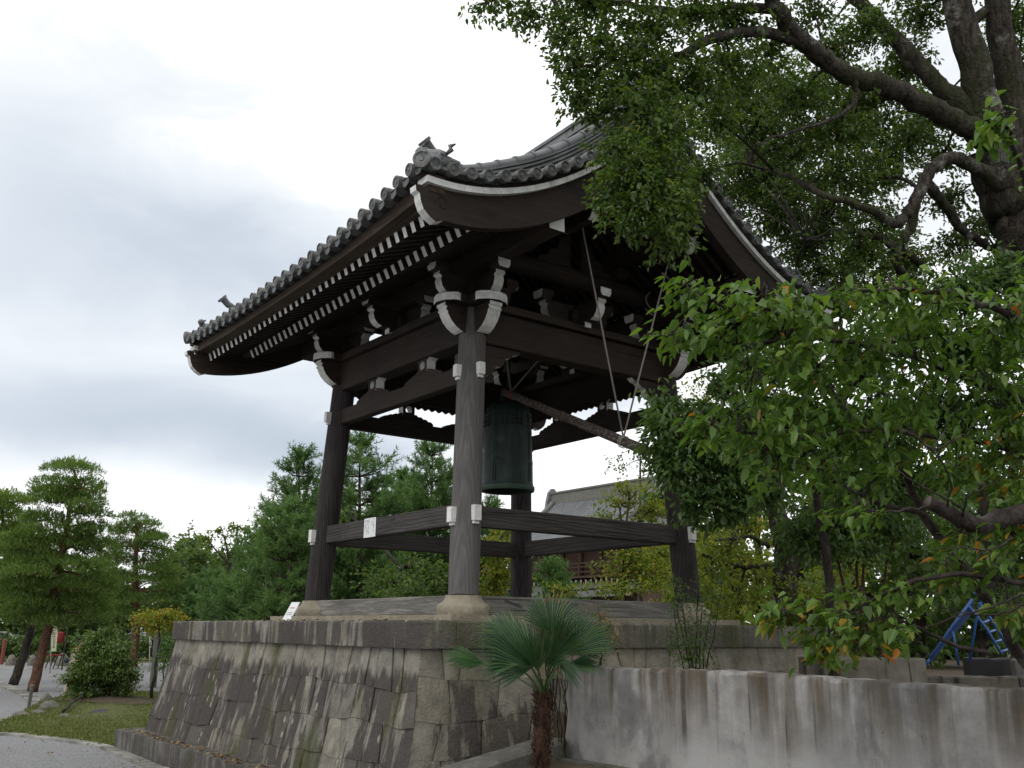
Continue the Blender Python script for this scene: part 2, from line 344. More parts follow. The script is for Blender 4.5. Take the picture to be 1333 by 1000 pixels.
class MB:
    def __init__(s): s.v = []; s.f = []; s.m = []
    def add(s, vs, fs, mi=0):
        b = len(s.v)
        s.v += [tuple(float(c) for c in v) for v in vs]
        for i, f in enumerate(fs):
            s.f.append([b + j for j in f]); s.m.append(mi[i] if isinstance(mi, (list, tuple)) else mi)
        return s
    def box(s, c, size, ax=None, mi=0):
        c = np.array(c, float); h = np.array(size, float) / 2
        A = np.eye(3) if ax is None else np.array(ax, float)
        vs = [c + A[0] * h[0] * x + A[1] * h[1] * y + A[2] * h[2] * z for x in (-1, 1) for y in (-1, 1) for z in (-1, 1)]
        return s.add(vs, [(0, 1, 3, 2), (4, 6, 7, 5), (0, 4, 5, 1), (2, 3, 7, 6), (0, 2, 6, 4), (1, 5, 7, 3)], mi)
    def beam(s, a, b, wd, ht, mi=0, mend=None, up=(0, 0, 1), bev=0.0):
        """bar from a to b, wd across, ht upwards (centred); its two end faces may have a material of their own"""
        a = np.array(a, float); b = np.array(b, float)
        d = b - a; d /= np.linalg.norm(d)
        x = np.cross(d, up); x /= np.linalg.norm(x); u = np.cross(x, d)
        q = bev
        pr = [(-wd/2+q, -ht/2), (wd/2-q, -ht/2), (wd/2, -ht/2+q), (wd/2, ht/2-q), (wd/2-q, ht/2), (-wd/2+q, ht/2), (-wd/2, ht/2-q), (-wd/2, -ht/2+q)] if q else [(-wd/2, -ht/2), (wd/2, -ht/2), (wd/2, ht/2), (-wd/2, ht/2)]
        n = len(pr)
        vs = [a + x * p[0] + u * p[1] for p in pr] + [b + x * p[0] + u * p[1] for p in pr]
        fs = [(i, (i + 1) % n, n + (i + 1) % n, n + i) for i in range(n)] + [tuple(range(n))[::-1], tuple(range(n, 2 * n))]
        me = mi if mend is None else mend
        return s.add(vs, fs, [mi] * n + [me, me])
    def prism(s, poly, o, u, v, wv, mi=0, side=None, cap2=None):
        """flat outline in the u,v plane through o, drawn out by the vector wv; side: a material index per edge"""
        o, u, v, wv = (np.array(q, float) for q in (o, u, v, wv))
        n = len(poly)
        vs = [o + u * p[0] + v * p[1] for p in poly] + [o + u * p[0] + v * p[1] + wv for p in poly]
        fs = [(i, (i + 1) % n, n + (i + 1) % n, n + i) for i in range(n)] + [tuple(range(n))[::-1], tuple(range(n, 2 * n))]
        sd = [mi] * n if side is None else (list(side) if isinstance(side, (list, tuple)) else [side] * n)
        return s.add(vs, fs, sd + [mi, mi if cap2 is None else cap2])
    def tube(s, pts, rad, n=8, mi=0, caps=True, mcap=None, wob=0.0):
        pts = [np.array(p, float) for p in pts]; k = len(pts)
        rad = [rad] * k if np.isscalar(rad) else rad
        b = len(s.v); pu = None; vs = []
        for i in range(k):
            d = pts[min(i + 1, k - 1)] - pts[max(i - 1, 0)]; d = d / (np.linalg.norm(d) + 1e-9)
            if pu is None:
                pu = np.cross(d, (0.3, 0.2, 1.0)); 
                if np.linalg.norm(pu) < 0.1: pu = np.cross(d, (1, 0, 0))
            pu = pu - d * (pu @ d); pu /= np.linalg.norm(pu)
            q = np.cross(d, pu)
            for j in range(n):
                t = 2 * PI * j / n; r = rad[i] * (1 + (wob * (rnd.random() - .5) if wob else 0))
                vs.append(pts[i] + (pu * math.cos(t) + q * math.sin(t)) * r)
        fs = [(i * n + j, i * n + (j + 1) % n, (i + 1) * n + (j + 1) % n, (i + 1) * n + j) for i in range(k - 1) for j in range(n)]
        mm = [mi] * len(fs)
        if caps:
            fs += [tuple(range(n))[::-1], tuple(range((k - 1) * n, k * n))]
            mm += [mi if mcap is None else mcap] * 2
        return s.add(vs, fs, mm)
    def lathe(s, prof, c, n=24, mi=0, ax=(0, 0, 1), caps=True, wob=0):
        """(radius, height) profile turned about an axis through c"""
        z = np.array(ax, float); z /= np.linalg.norm(z)
        x = np.cross(z, (0, 0, 1) if abs(z[2]) < .9 else (1, 0, 0)); x /= np.linalg.norm(x); y = np.cross(z, x)
        c = np.array(c, float); vs = []
        for r, h in prof:
            for j in range(n):
                t = 2 * PI * j / n; q = r * (1 + (wob * (rnd.random() - .5) if wob else 0))
                vs.append(c + z * h + (x * math.cos(t) + y * math.sin(t)) * q)
        k = len(prof)
        fs = [(i * n + j, i * n + (j + 1) % n, (i + 1) * n + (j + 1) % n, (i + 1) * n + j) for i in range(k - 1) for j in range(n)]
        if caps: fs += [tuple(range(n))[::-1], tuple(range((k - 1) * n, k * n))]
        return s.add(vs, fs, mi)
    def build(s, name, mats, parent=None, smooth=False, org=None, loc=None, tint=None):
        o0 = np.array(ORG[parent] if parent is not None else (org if org is not None else (0, 0, 0)), float)
        me = bpy.data.meshes.new(name)
        me.from_pydata([tuple(np.array(v) - o0) for v in s.v], [], s.f)
        for mt in (mats if isinstance(mats, (list, tuple)) else [mats]): me.materials.append(mt)
        me.polygons.foreach_set('material_index', s.m)
        if smooth is True: me.polygons.foreach_set('use_smooth', [True] * len(s.f))
        elif smooth: 
            me.polygons.foreach_set('use_smooth', [True] * len(s.f)); me.set_sharp_from_angle(angle=R(smooth))
        if tint is not None:
            at_ = me.attributes.new('tint', 'FLOAT', 'FACE'); at_.data.foreach_set('value', tint)
        o = bpy.data.objects.new(name, me)
        link(o, parent, o0)
        if parent is None: o.location = tuple(o0)
        return o

def big_mesh(name, V, F, mat, parent=None, tint=None, smooth=False, org=(0, 0, 0)):
    """V (n,3), F (m,k) arrays"""
    o0 = np.array(ORG[parent] if parent is not None else org, float)
    me = bpy.data.meshes.new(name)
    V = np.asarray(V, np.float32) - o0.astype(np.float32); F = np.asarray(F, np.int32); k = F.shape[1]
    me.vertices.add(len(V)); me.vertices.foreach_set('co', V.ravel())
    me.loops.add(F.size); me.loops.foreach_set('vertex_index', F.ravel())
    me.polygons.add(len(F)); me.polygons.foreach_set('loop_start', np.arange(0, F.size, k, dtype=np.int32))
    me.update(calc_edges=True)
    if smooth: me.polygons.foreach_set('use_smooth', np.ones(len(F), bool))
    me.materials.append(mat)
    if tint is not None:
        a = me.attributes.new('tint', 'FLOAT', 'FACE'); a.data.foreach_set('value', np.asarray(tint, np.float32))
    o = bpy.data.objects.new(name, me)
    link(o, parent, o0)
    if parent is None: o.location = tuple(o0)
    return o

# ---------------------------------------------------------------- the bell tower
ZB, LEAN = 2.23, 0.0521
def half(z): return 2.0 - LEAN * (z - ZB)
tower = empty('bell_tower', (0, 0, 1.91), 'dark timber temple bell tower with a curved tiled roof on four leaning round columns', 'bell tower')
CORN = {'near': (-1, -1), 'left': (-1, 1), 'right': (1, -1), 'far': (1, 1)}

for key, (sx, sy) in CORN.items():
    b = MB()
    zs = np.linspace(ZB, 6.0, 12)
    rr = [0.188, .192] + [0.192 - 0.012 * t for t in np.linspace(0, 1, 10)]
    b.tube([(sx * half(z), sy * half(z), z) for z in zs], rr, 28)
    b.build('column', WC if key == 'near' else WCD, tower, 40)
    # turned stone footing
    p = MB(); h = half(ZB)
    p.lathe([(.31, 1.995), (.32, 2.03), (.325, 2.09), (.312, 2.12), (.25, 2.155), (.225, 2.20), (.222, ZB)], (sx * h, sy * h, 0), 32)
    p.build('column_footing', PALE, tower, 40)

def face_pts(k, off):
    """the four sides of the square: start, end, direction along, outward normal"""
    return [((-off, -off), (-off, off), (0, 1), (-1, 0)), ((-off, -off), (off, -off), (1, 0), (0, -1)),
            ((off, -off), (off, off), (0, 1), (1, 0)), ((-off, off), (off, off), (1, 0), (0, 1))][k]

def wedge_end(x, y, z, d, wd, ht, ext):
    """painted tenon end sticking out of a column, with the wedge below it"""
    d = np.array((d[0], d[1], 0.0)); s = np.array((-d[1], d[0], 0))
    t = MB(); c = np.array((x, y, z))
    t.beam(c, c + d * ext, wd, ht, 0)
    t.build('tenon_end', WH, tower)
    q = MB(); q.beam(c + np.array((0, 0, -ht / 2 - .022)), c + d * (ext - .03) + np.array((0, 0, -ht / 2 - .022)), wd * .8, .036, 0)
    q.build('wedge', WH, tower)

# sill beams, lower and upper ties, head beams; all leaning with the columns
for k in range(4):
    for (nm, z0, z1, wd, mt, sides) in (('sill_beam', 2.0, 2.232, .17, WS, (0, 1, 2, 3)), ('lower_tie_beam', 3.10, 3.366, .14, WN, (0, 1, 2, 3)),
                                        ('upper_tie_beam', 4.985, 5.225, .15, W, (0, 2, 3)), ('head_beam', 5.53, 5.99, .27, W, (0, 1, 2, 3))):
        if k not in sides: continue
        zc = (z0 + z1) / 2; o = half(zc)
        a, e, d, nrm = face_pts(k, o)
        b = MB(); ax = 'y' if d == (0, 1) else 'x'
        dz = 0.0 if ax == 'y' else (-.022 if nm in ('lower_tie_beam', 'upper_tie_beam') else -.003)
        sh = .19 if nm == 'sill_beam' else .0
        A = np.array((a[0] + d[0] * sh, a[1] + d[1] * sh, zc + dz)); E_ = np.array((e[0] - d[0] * sh, e[1] - d[1] * sh, zc + dz))
        b.beam(A, E_, wd, z1 - z0, 0, None, (0, 0, 1), .012)
        if nm == 'sill_beam' and k == 1:        # a split in the timber
            b.beam(A + np.array((.38, -.082, .07)), A + np.array((.66, -.082, -.005)), .016, .03, 1)
        b.build(nm, [mt[ax], INK], tower)
        if nm in ('lower_tie_beam', 'upper_tie_beam'):
            for P, sg in ((a, -1), (e, 1)):
                big = nm == 'lower_tie_beam'
                wedge_end(P[0] + d[0] * sg * .17, P[1] + d[1] * sg * .17, zc + dz + (.0 if big else .02), (d[0] * sg, d[1] * sg), .085 if not big else .10, .16 if not big else .19, .09)
# the right face has no upper tie (the striker swings there): carved brackets under its head beam instead
for (x, y, d) in ((-half(5.2), -half(5.2), (1, 0)), (half(5.2), -half(5.2), (-1, 0))):
    prof = [(.17, 5.52), (.80, 5.52), (.74, 5.47), (.66, 5.455), (.60, 5.40), (.52, 5.385), (.50, 5.30), (.44, 5.25), (.36, 5.25), (.33, 5.16), (.24, 5.10), (.17, 5.09)]
    b = MB(); b.prism([(p, q) for p, q in prof], (x, y - .055, 0), (d[0], d[1], 0), (0, 0, 1), (0, .11, 0), 0, [0] + [1] * 10 + [0])
    b.build('carved_bracket', [W['x'], WH], tower)
    wedge_end(x - d[0] * .17, y, 5.10, (-d[0], 0), .085, .16, .09)

# flat plate on the heads with rounded painted noses, carved noses of the head beams below it
for k in range(4):
    o = half(5.99) - .005
    a, e, d, nrm = face_pts(k, o)
    ax = 'y' if d == (0, 1) else 'x'
    z0, z1 = (5.992, 6.105) if ax == 'y' else (5.996, 6.101)
    n2_ = np.array((nrm[0], nrm[1], 0.)); d3 = np.array((d[0], d[1], 0.))
    b = MB(); L = 2 * o + 1.12; hw = .225
    outl = []
    for (q, sg) in ((L / 2, 1), (-L / 2, -1)):
        seq = [(-hw, -.20), (-hw * 1.10, -.15), (-hw * .98, -.09), (-hw * .62, -.015), (0, .03), (hw * .62, -.015), (hw * .98, -.09), (hw * 1.10, -.15), (hw, -.20)]
        outl += [(sg * w_, q + sg * e_) for (w_, e_) in seq]
    mid = (np.array((*a, 0)) + np.array((*e, 0))) / 2
    nn = len(outl); side = [1] * nn; side[8] = 0; side[17] = 0
    b.prism(outl, mid + np.array((0, 0, z0)), np.array((-d[1], d[0], 0)), d3, (0, 0, z1 - z0), 0, side)
    b.build('head_plate', [W[ax], WH], tower)
    for P, sg in ((a, -1), (e, 1)):             # carved nose, painted on its cut end
        prof = [(.0, 5.985), (.52, 5.985), (.52, 5.945), (.485, 5.93), (.505, 5.895), (.475, 5.865), (.47, 5.84), (.42, 5.76), (.345, 5.69), (.27, 5.645), (.22, 5.63), (.0, 5.60)]
        q = MB(); P3 = np.array((P[0], P[1], 0.0)); s3 = np.cross((0, 0, 1), d3 * sg)
        q.prism(prof, P3 - s3 * .10, d3 * sg, (0, 0, 1), s3 * .20, 0, [0, 1, 1, 1, 1, 1, 1, 1, 1, 1, 0, 0])
        q.build('beam_nose', [W[ax], WH], tower)

# bracket sets over each column and over the middle of each side
def arm_profile(L):
    """half a bracket arm: flat top, S-curved painted end"""
    return [(0, .17), (L, .17), (L + .01, .13), (L - .035, .105), (L - .02, .05), (L - .045, -.03), (L - .10, -.09), (L - .17, -.115), (0, -.115)]
def block(b, c, sx, h, mi=0):
    """bearing block: square above, drawn in below"""
    x, y, z = c; s2 = sx / 2; q = s2 * .72; zm = z + h * .42
    lv = [(q, z), (s2 * .82, z + h * .18), (s2, zm), (s2, z + h)]
    vs = [(x + i * r, y + j * r, zz) for r, zz in lv for i, j in ((-1, -1), (1, -1), (1, 1), (-1, 1))]
    fs = [(i * 4 + j, i * 4 + (j + 1) % 4, i * 4 + 4 + (j + 1) % 4, i * 4 + 4 + j) for i in range(3) for j in range(4)]
    b.add(vs, fs + [(3, 2, 1, 0), (12, 13, 14, 15)], [mi] * 12 + [0, 0])
def bracket_set(x, y, dirs, tilt):
    o = half(6.1)
    t = MB(); block(t, (x, y, 6.107), .36, .21)
    t.build('bearing_block', [W['y']], tower)
    for d in dirs:
        d3 = np.array((d[0], d[1], 0.)); s3 = np.cross((0, 0, 1), d3)
        L = .60; zt = 6.235 + (0.004 if d[0] else 0)
        b = MB(); pr = arm_profile(L)
        # lower short arm, painted step
        b.prism([(0, .0), (.30, .0), (.30, -.19), (.22, -.165), (.20, -.19), (0, -.19)], np.array((x, y, zt)) - s3 * .06, d3, (0, 0, 1), s3 * .12, 0, [0, 1, 1, 1, 0, 0])
        b.prism(pr, np.array((x, y, zt + .001)) - s3 * .075, d3, (0, 0, 1), s3 * .15, 0, [0, 1, 1, 1, 1, 1, 1, 0, 0])
        ar = b.build('bracket_arm', [W['y' if d[1] else 'x'], WH], tower)
        c = MB(); block(c, (x + d[0] * (L - .02), y + d[1] * (L - .02), zt + .172), .21, .135)
        # painted outward face of the block
        P = np.array((x, y, zt + .172)) + d3 * (L - .02)
        c.prism([(-.07, .012), (.07, .012), (.098, .058), (.098, .13), (-.098, .13), (-.098, .058)], P + d3 * .104, s3, (0, 0, 1), d3 * .006, 1)
        c.build('block', [W['y'], WH], tower)
h6 = half(6.1)
for key, (sx, sy) in CORN.items():
    bracket_set(sx * h6, sy * h6, ((1, 0), (-1, 0), (0, 1), (0, -1)), 0)
for (x, y) in ((-h6, 0), (h6, 0), (0, -h6), (0, h6)):
    bracket_set(x, y, ((1, 0), (-1, 0), (0, 1), (0, -1)), 0)

# frog-leg struts: carved wave base, pierced post with painted edges
def strut(c, d, nrm):
    d3 = np.array((d[0], d[1], 0.)); n3 = np.array((nrm[0], nrm[1], 0.)); c = np.array(c, float)
    T = .13
    b = MB()
    base = []
    K = 30
    for i in range(K + 1):
        t = -0.5 + i / K
        hgt = .035 + .14 * max(0, 1 - abs(t) * 2.05) ** .8 + .022 * abs(math.sin(i * 2.1))
        base.append((t * 1.0, hgt))
    base = [(-.50, 0), ] + base + [(.50, 0)]
    b.prism(base, c - n3 * T / 2, d3, (0, 0, 1), n3 * T, 0)
    # the post, as two cheeks round a see-through ring
    N = 24; cz = .225; rr = .062
    inner = [(rr * math.cos(2 * PI * i / N), cz + rr * 1.05 * math.sin(2 * PI * i / N)) for i in range(N)]
    def outer(i):
        a = 2 * PI * i / N; x, y = math.cos(a), math.sin(a)
        m_ = max(abs(x), abs(y)); w_ = .115 + (.06 if y > .5 else 0.0) 
        return (x / m_ * w_, cz + y / m_ * (.098 if y > 0 else .10))
    o_ = [outer(i) for i in range(N)]
    vs = []
    for s_ in (-T / 2 - .008, T / 2 + .008):
        for (u, z) in inner: vs.append(c + d3 * u + np.array((0, 0, z)) + n3 * s_)
        for (u, z) in o_: vs.append(c + d3 * u + np.array((0, 0, z)) + n3 * s_)
    fs = []; mm = []
    for i in range(N):
        j = (i + 1) % N
        fs += [(i, j, N + j, N + i), (2 * N + j, 2 * N + i, 3 * N + i, 3 * N + j), (j, i, 2 * N + i, 2 * N + j), (N + i, N + j, 3 * N + j, 3 * N + i)]
        mm += [0, 0, 1, 1 if abs(o_[i][0]) > .10 and abs(o_[j][0]) > .10 else 0]
    b.add(vs, fs, mm)
    b.build('carved_strut', [W['y' if d[1] else 'x'], WH], tower)
for (k, pos) in ((0, (-.72, .72)), (2, (-.45, .72)), (3, (-.62, .62))):
    a, e, d, nrm = face_pts(k, half(5.35))
    for t in pos:
        strut((a[0] * abs(nrm[0]) + d[0] * t, a[1] * abs(nrm[1]) + d[1] * t, 5.207) if k != 3 else (t, e[1], 5.19), d, nrm)
# scalloped underside of the far head beams
for k in (2, 3):
    a, e, d, nrm = face_pts(k, half(5.53)); d3 = np.array((d[0], d[1], 0.)); n3 = np.array((nrm[0], nrm[1], 0.))
    pts = [(.25, .0)]
    for i in range(23): pts += [(.25 + i * .14, -.02), (.25 + i * .14 + .07, -.065)]
    pts += [(3.45, -.02), (3.45, 0)]
    b = MB(); b.prism(pts, np.array((a[0], a[1], 5.528)) - n3 * .03, d3, (0, 0, 1), n3 * .06, 0)
    b.build('scalloped_valance', W['y'], tower)

# ------------------------------------------------ roof
def tl(y): return -0.022 * y                      # the whole roof stands a touch lower at its far end
def rise(ax, y):
    A = .235 if y < 0 else .12
    return A * (abs(y) / 3.65) ** 2.6 * (.25 + .75 * min(1.05, ax / 3.8))
def zroof(ax, y):
    t = max(0.0, 3.73 - ax)
    z = 6.41 + 2.24 * (t / 3.73) ** 1.85 - (0 if ax < 3.73 else (ax - 3.73) * .05)
    return z + rise(ax, y) + tl(y)
EY = 3.65
# purlins along the eaves, half-way up and at the ridge, painted at the ends
for (x, zc, hh, y0, y1) in ((-1.80, 6.62, .26, -3.56, 3.35), (1.80, 6.62, .26, -3.56, 3.35), (-.92, 7.35, .22, -3.45, 3.45), (.92, 7.35, .22, -3.45, 3.45), (0, 8.14, .26, -3.45, 3.45)):
    b = MB(); b.beam((x, y0, zc + tl(y0)), (x, y1, zc + tl(y1)), .24, hh, 0, 1, (0, 0, 1), .012)
    b.build('purlin', [W['y'], WH], tower)
GEDGE = wood('grey_painted_edge', (.20, .19, .17), (.32, .31, .28), 'z')
# curved cross beams carrying the purlins, with king struts and their wings
for y in (-1.80, 1.80, 0):
    b = MB(); pts = [(x, y, 6.79 + .05 * (1 - (x / 1.9) ** 2) + tl(y)) for x in np.linspace(-1.95, 1.95, 11)]
    b.tube(pts, [.10, .12, .135, .14, .14, .14, .14, .14, .135, .12, .10], 14)
    b.build('cross_beam', W['x'], tower, 40)
    q = MB()
    for sx in (-1, 1):                            # white carved end moulding of the beam
        q = MB()
        q.tube([(sx * (1.46 - .10 * math.sin(t * PI)), y - .135 + .02 * t, 6.92 - .26 * t + tl(y)) for t in np.linspace(0, 1, 7)], .013, 6)
        q.tube([(sx * (1.34 + .22 * t), y - .12, 6.67 - .07 * t - .03 * math.sin(t * PI)) for t in np.linspace(0, 1, 5)], [.006, .014, .018, .012, .005], 6)
        q.build('beam_moulding', GEDGE, tower, True)
    s_ = MB(); s_.beam((0, y, 6.95), (0, y, 8.0), .22, .20, 0)
    s_.build('king_strut', W['z'], tower)
    for sx in (-1, 1):
        v_ = MB(); v_.prism([(.11, 6.98), (.75, 6.98), (.68, 7.08), (.55, 7.10), (.50, 7.22), (.36, 7.25), (.30, 7.42), (.19, 7.48), (.11, 7.66)], (0, y - .05, 0), (sx, 0, 0), (0, 0, 1), (0, .10, 0), 0)
        v_.build('strut_wing', W['x'], tower)
        k_ = MB(); block(k_, (sx * .92, y, 7.06), .22, .17); k_.build('block', [W['y']], tower)
for y in (-2.95, 2.95):                            # small bracket hung under the ridge at the gable
    for x in (-.92, .92, 0):
        zz = 7.23 if x else 8.0
        b = MB()
        for d in ((0, -1), (0, 1)):
            d3 = np.array((0, d[1], 0.)); s3 = np.cross((0, 0, 1), d3)
            b.prism([(p * .62, q * .75) for p, q in arm_profile(.6)], np.array((x, y, zz - .15 + tl(y))) - s3 * .065, d3, (0, 0, 1), s3 * .13, 0, [0, 1, 1, 1, 1, 1, 1, 0, 0])
        b.build('gable_bracket', [W['y'], WH], tower)

# rafters: base rafters under, flying rafters above, painted at the tips
def rafter(name, sx, x0, z0, x1, z1, ys, wd, ht):
    for y in ys:
        b = MB()
        b.beam((sx * x0, y, z0 + tl(y)), (sx * x1, y, z1 + tl(y)), wd, ht, 0, 1)
        b.build(name, [W['x'], WH], tower)
NR = 38
ysf = [-3.36 + i * 6.80 / (NR - 1) for i in range(NR)]
ysb = [y for y in ysf if -3.45 < y < 3.0][:36]
for sx in (-1, 1):
    rafter('flying_rafter', sx, 3.50, 6.275, 2.45, 6.665, ysf, .075, .125)
    rafter('rafter', sx, 3.0, 6.285, 0.06, 8.16, [], .08, .13)
    for y in ysb:
        b = MB()
        pts = [(3.0, 6.285), (1.80, 6.885), (.92, 7.525), (.05, 8.30)]
        for (p, q) in zip(pts[:-1], pts[1:]):
            a = np.array((sx * p[0], y, p[1] + tl(y))); e = np.array((sx * q[0], y, q[1] + tl(y)))
            b.beam(a, e, .078, .13, 0, 1 if p[0] == 3.0 else 0)
        b.build('rafter', [W['x'], WH], tower)
# boards over the rafters, eave fascias, verge
def sheet(b, prof, ys, zoff, mi=0):
    """strip following (x, z) points, drawn along y"""
    n = len(prof); vs = []; fs = []
    for y in ys:
        for (x, z) in prof: vs.append((x, y, z(x, y) if callable(z) else z + tl(y)))
    for i in range(len(ys) - 1):
        for j in range(n - 1): fs.append((i * n + j, (i + 1) * n + j, (i + 1) * n + j + 1, i * n + j + 1))
    b.add(vs, fs, mi)
YS = list(np.linspace(-EY, EY, 33))
for sx in (-1, 1):
    b = MB()
    sheet(b, [(sx * 3.56, 6.345), (sx * 2.45, 6.74), (sx * 1.8, 6.975), (sx * .92, 7.62), (0, 8.42)], [-3.55, 3.5], 0)
    sheet(b, [(sx * 3.0, 6.36), (sx * 2.40, 6.66)], [-3.5, 3.4], 0)
    b.build('soffit_boards', W['x'], tower)
    # carrier board on the base rafter tips, fascia under the tiles (two stepped boards)
    b = MB(); b.beam((sx * 2.93, -3.52, 6.40 + tl(-3.5)), (sx * 2.93, 3.40, 6.40 + tl(3.4)), .13, .09, 0)
    b.build('eave_batten', W['y'], tower)
    b = MB()
    def fz(k): return lambda x, y: zroof(3.6, y) - k
    n = len(YS)
    for (xa, xb, ztop, zbot) in ((3.44, 3.585, -.02, None), (3.50, 3.70, -.015, .105)):
        vs = []
        for y in YS:
            yy = max(-3.54, min(3.45, y)) if zbot is None else y
            zt = zroof(3.72, y) + ztop
            zb = (6.335 + tl(y)) if zbot is None else zt - zbot - .45 * rise(3.7, y)
            vs += [(sx * xa, yy, zb), (sx * xb, yy, zb), (sx * xb, yy, zt), (sx * xa, yy, zt)]
        fs = [(i * 4 + j, i * 4 + (j + 1) % 4, i * 4 + 4 + (j + 1) % 4, i * 4 + 4 + j) for i in range(n - 1) for j in range(4)] + [(3, 2, 1, 0), (4 * n - 4, 4 * n - 3, 4 * n - 2, 4 * n - 1)]
        b.add(vs, fs)
    b.build('eave_fascia', BRN, tower)
# barge boards with curled painted ends, white verge strip above, soffit of the verge
for sy in (-1, 1):
    for sx in (-1, 1):
        y0 = sy * (EY - .13)
        xs = np.linspace(3.66, 0.0, 24)
        top = [(x, zroof(x, y0) - .14) for x in xs]
        hgt = lambda x: .36 + .17 * (1 - x / 3.7)
        bot = [(x, zroof(x, y0) - .14 - hgt(x)) for x in xs]
        zt = top[0][1]
        curl = [(3.60, zt - .40), (3.68, zt - .36), (3.76, zt - .29), (3.80, zt - .20), (3.815, zt - .12), (3.86, zt - .10), (3.87, zt - .04), (3.82, zt - .02), (3.76, zt - .04), (3.73, zt - .09), (3.69, zt - .03)]
        poly = [bot[i] for i in range(len(bot) - 1, 0, -1)] + curl + top
        nb = len(bot) - 1
        side = [0] * (nb - 1) + [1] * 8 + [0] * (len(poly) - nb - 7)
        b = MB()
        b.prism(poly, (0, y0, 0), (sx, 0, 0), (0, 0, 1), (0, sy * .12, 0), 0, side)
        # shallow scroll carved near the end
        cx_, cz_ = 3.52, zt - .17
        for s0 in (y0 + sy * .12,):
            b.tube([(sx * (cx_ + .105 * (1 - t * .8) * math.cos(t * 7)), s0 + sy * .003, cz_ + .10 * (1 - t * .8) * math.sin(t * 7)) for t in np.linspace(0, 1, 22)], .009, 5)
        b.build('bargeboard', [W['x'], WH], tower)
        # painted verge strip, in short boards with open joints
        b = MB(); K = 15
        for i in range(K):
            u0 = 3.76 - i * 3.76 / K; u1 = 3.76 - (i + 1) * 3.76 / K + .006
            m0 = (u0 + u1) / 2
            for (p, q) in ((u0, m0), (m0, u1)):
                z0 = zroof(p, sy * EY) - .150; z1 = zroof(q, sy * EY) - .150
                vs = [(sx * p, sy * 3.50, z0), (sx * q, sy * 3.50, z1), (sx * q, sy * 3.50, z1 + .075), (sx * p, sy * 3.50, z0 + .075)]
                yo = sy * (EY + .05)
                vs += [(v[0], yo, v[2]) for v in vs]
                b.add(vs, [(0, 1, 2, 3), (7, 6, 5, 4), (0, 4, 5, 1), (1, 5, 6, 2), (2, 6, 7, 3), (3, 7, 4, 0)])
        b.build('verge_strip', [WH], tower)
        b = MB(); xs2 = np.linspace(3.80, 0, 20); vs = []          # dark board standing in for the shadow between the strip and the tiles
        for x in xs2:
            z = zroof(x, sy * EY)
            vs += [(sx * x, sy * 3.48, z - .074), (sx * x, sy * (EY - .03), z - .074), (sx * x, sy * (EY - .03), z + .03), (sx * x, sy * 3.48, z + .03)]
        b.add(vs, [(i * 4 + j, i * 4 + (j + 1) % 4, i * 4 + 4 + (j + 1) % 4, i * 4 + 4 + j) for i in range(19) for j in range(4)] + [(3, 2, 1, 0), (76, 77, 78, 79)])
        b.build('verge_shadow_board', [W['x']], tower)

# tiles
PITCH = .27
def tile_slope(sx):
    ny = int(2 * EY / PITCH); ys = []
    prof = []
    y = -EY + .03; k = 0
    P0 = [(-.135, .0), (-.12, -.012), (-.09, -.022), (-.0, -.034)]
    cyc = [(0.0, .020), (.03, .005), (.066, .012), (.068, .045), (.080, .075), (.105, .098), (.135, .107), (.165, .098), (.190, .075), (.202, .045), (.204, .012), (.24, .005)]
    n_r = int(7.30 / PITCH)
    for i in range(n_r):
        for (q, hh) in cyc: prof.append((-3.64 + i * PITCH + q, hh, i))
    prof.append((-3.64 + n_r * PITCH, .02, n_r))
    rows = 17; V = []; us = []
    for r in range(rows):
        for (fr, st) in ((0.0, .022), (.33, .016), (.66, .010), (.985, .002)):
            us.append((3.84 - (r + fr) * (3.84 - .10) / rows, st, r))
    us.append((.10, .0, rows))
    jit = rng.normal(0, .006, (rows + 1, len(prof)))
    for (x, st, r) in us:
        for j, (y, hh, i) in enumerate(prof):
            V.append((sx * x, y, zroof(x, y) + hh * .95 + st + jit[r, i]))
    nc = len(prof); F_ = [(a * nc + b, a * nc + b + 1, (a + 1) * nc + b + 1, (a + 1) * nc + b) for a in range(len(us) - 1) for b in range(nc - 1)]
    b = MB(); b.add(V, F_)
    # lips of the pan tiles and round end tiles at the eave
    for i in range(n_r):
        yc = -3.64 + i * PITCH
        for (ya, yb) in ((yc - .066, yc + .066),):
            pts = [(y_, zroof(3.84, y_) + .004 - .03 * (1 - ((y_ - yc) / .066) ** 2)) for y_ in np.linspace(ya, yb, 7)]
            vs = [(sx * 3.845, y_, z_ + .03) for y_, z_ in pts] + [(sx * 3.835, y_, z_ - .035) for y_, z_ in pts]
            b.add(vs, [(q, q + 1, 8 + q, 7 + q) for q in range(6)], 0)
        yd = yc + .135
        zc = zroof(3.84, yd) + .055
        b.lathe([(.072, -.06), (.075, .035), (.075, .05), (.058, .052), (.054, .040), (.022, .041), (.018, .050), (.0, .051)], (sx * 3.84, yd, zc), 18, 1, (sx, 0, -.10), False)
    return b
for sx in (-1, 1):
    tile_slope(sx).build('tiled_slope', [TILE, TILEEND], tower, 45)
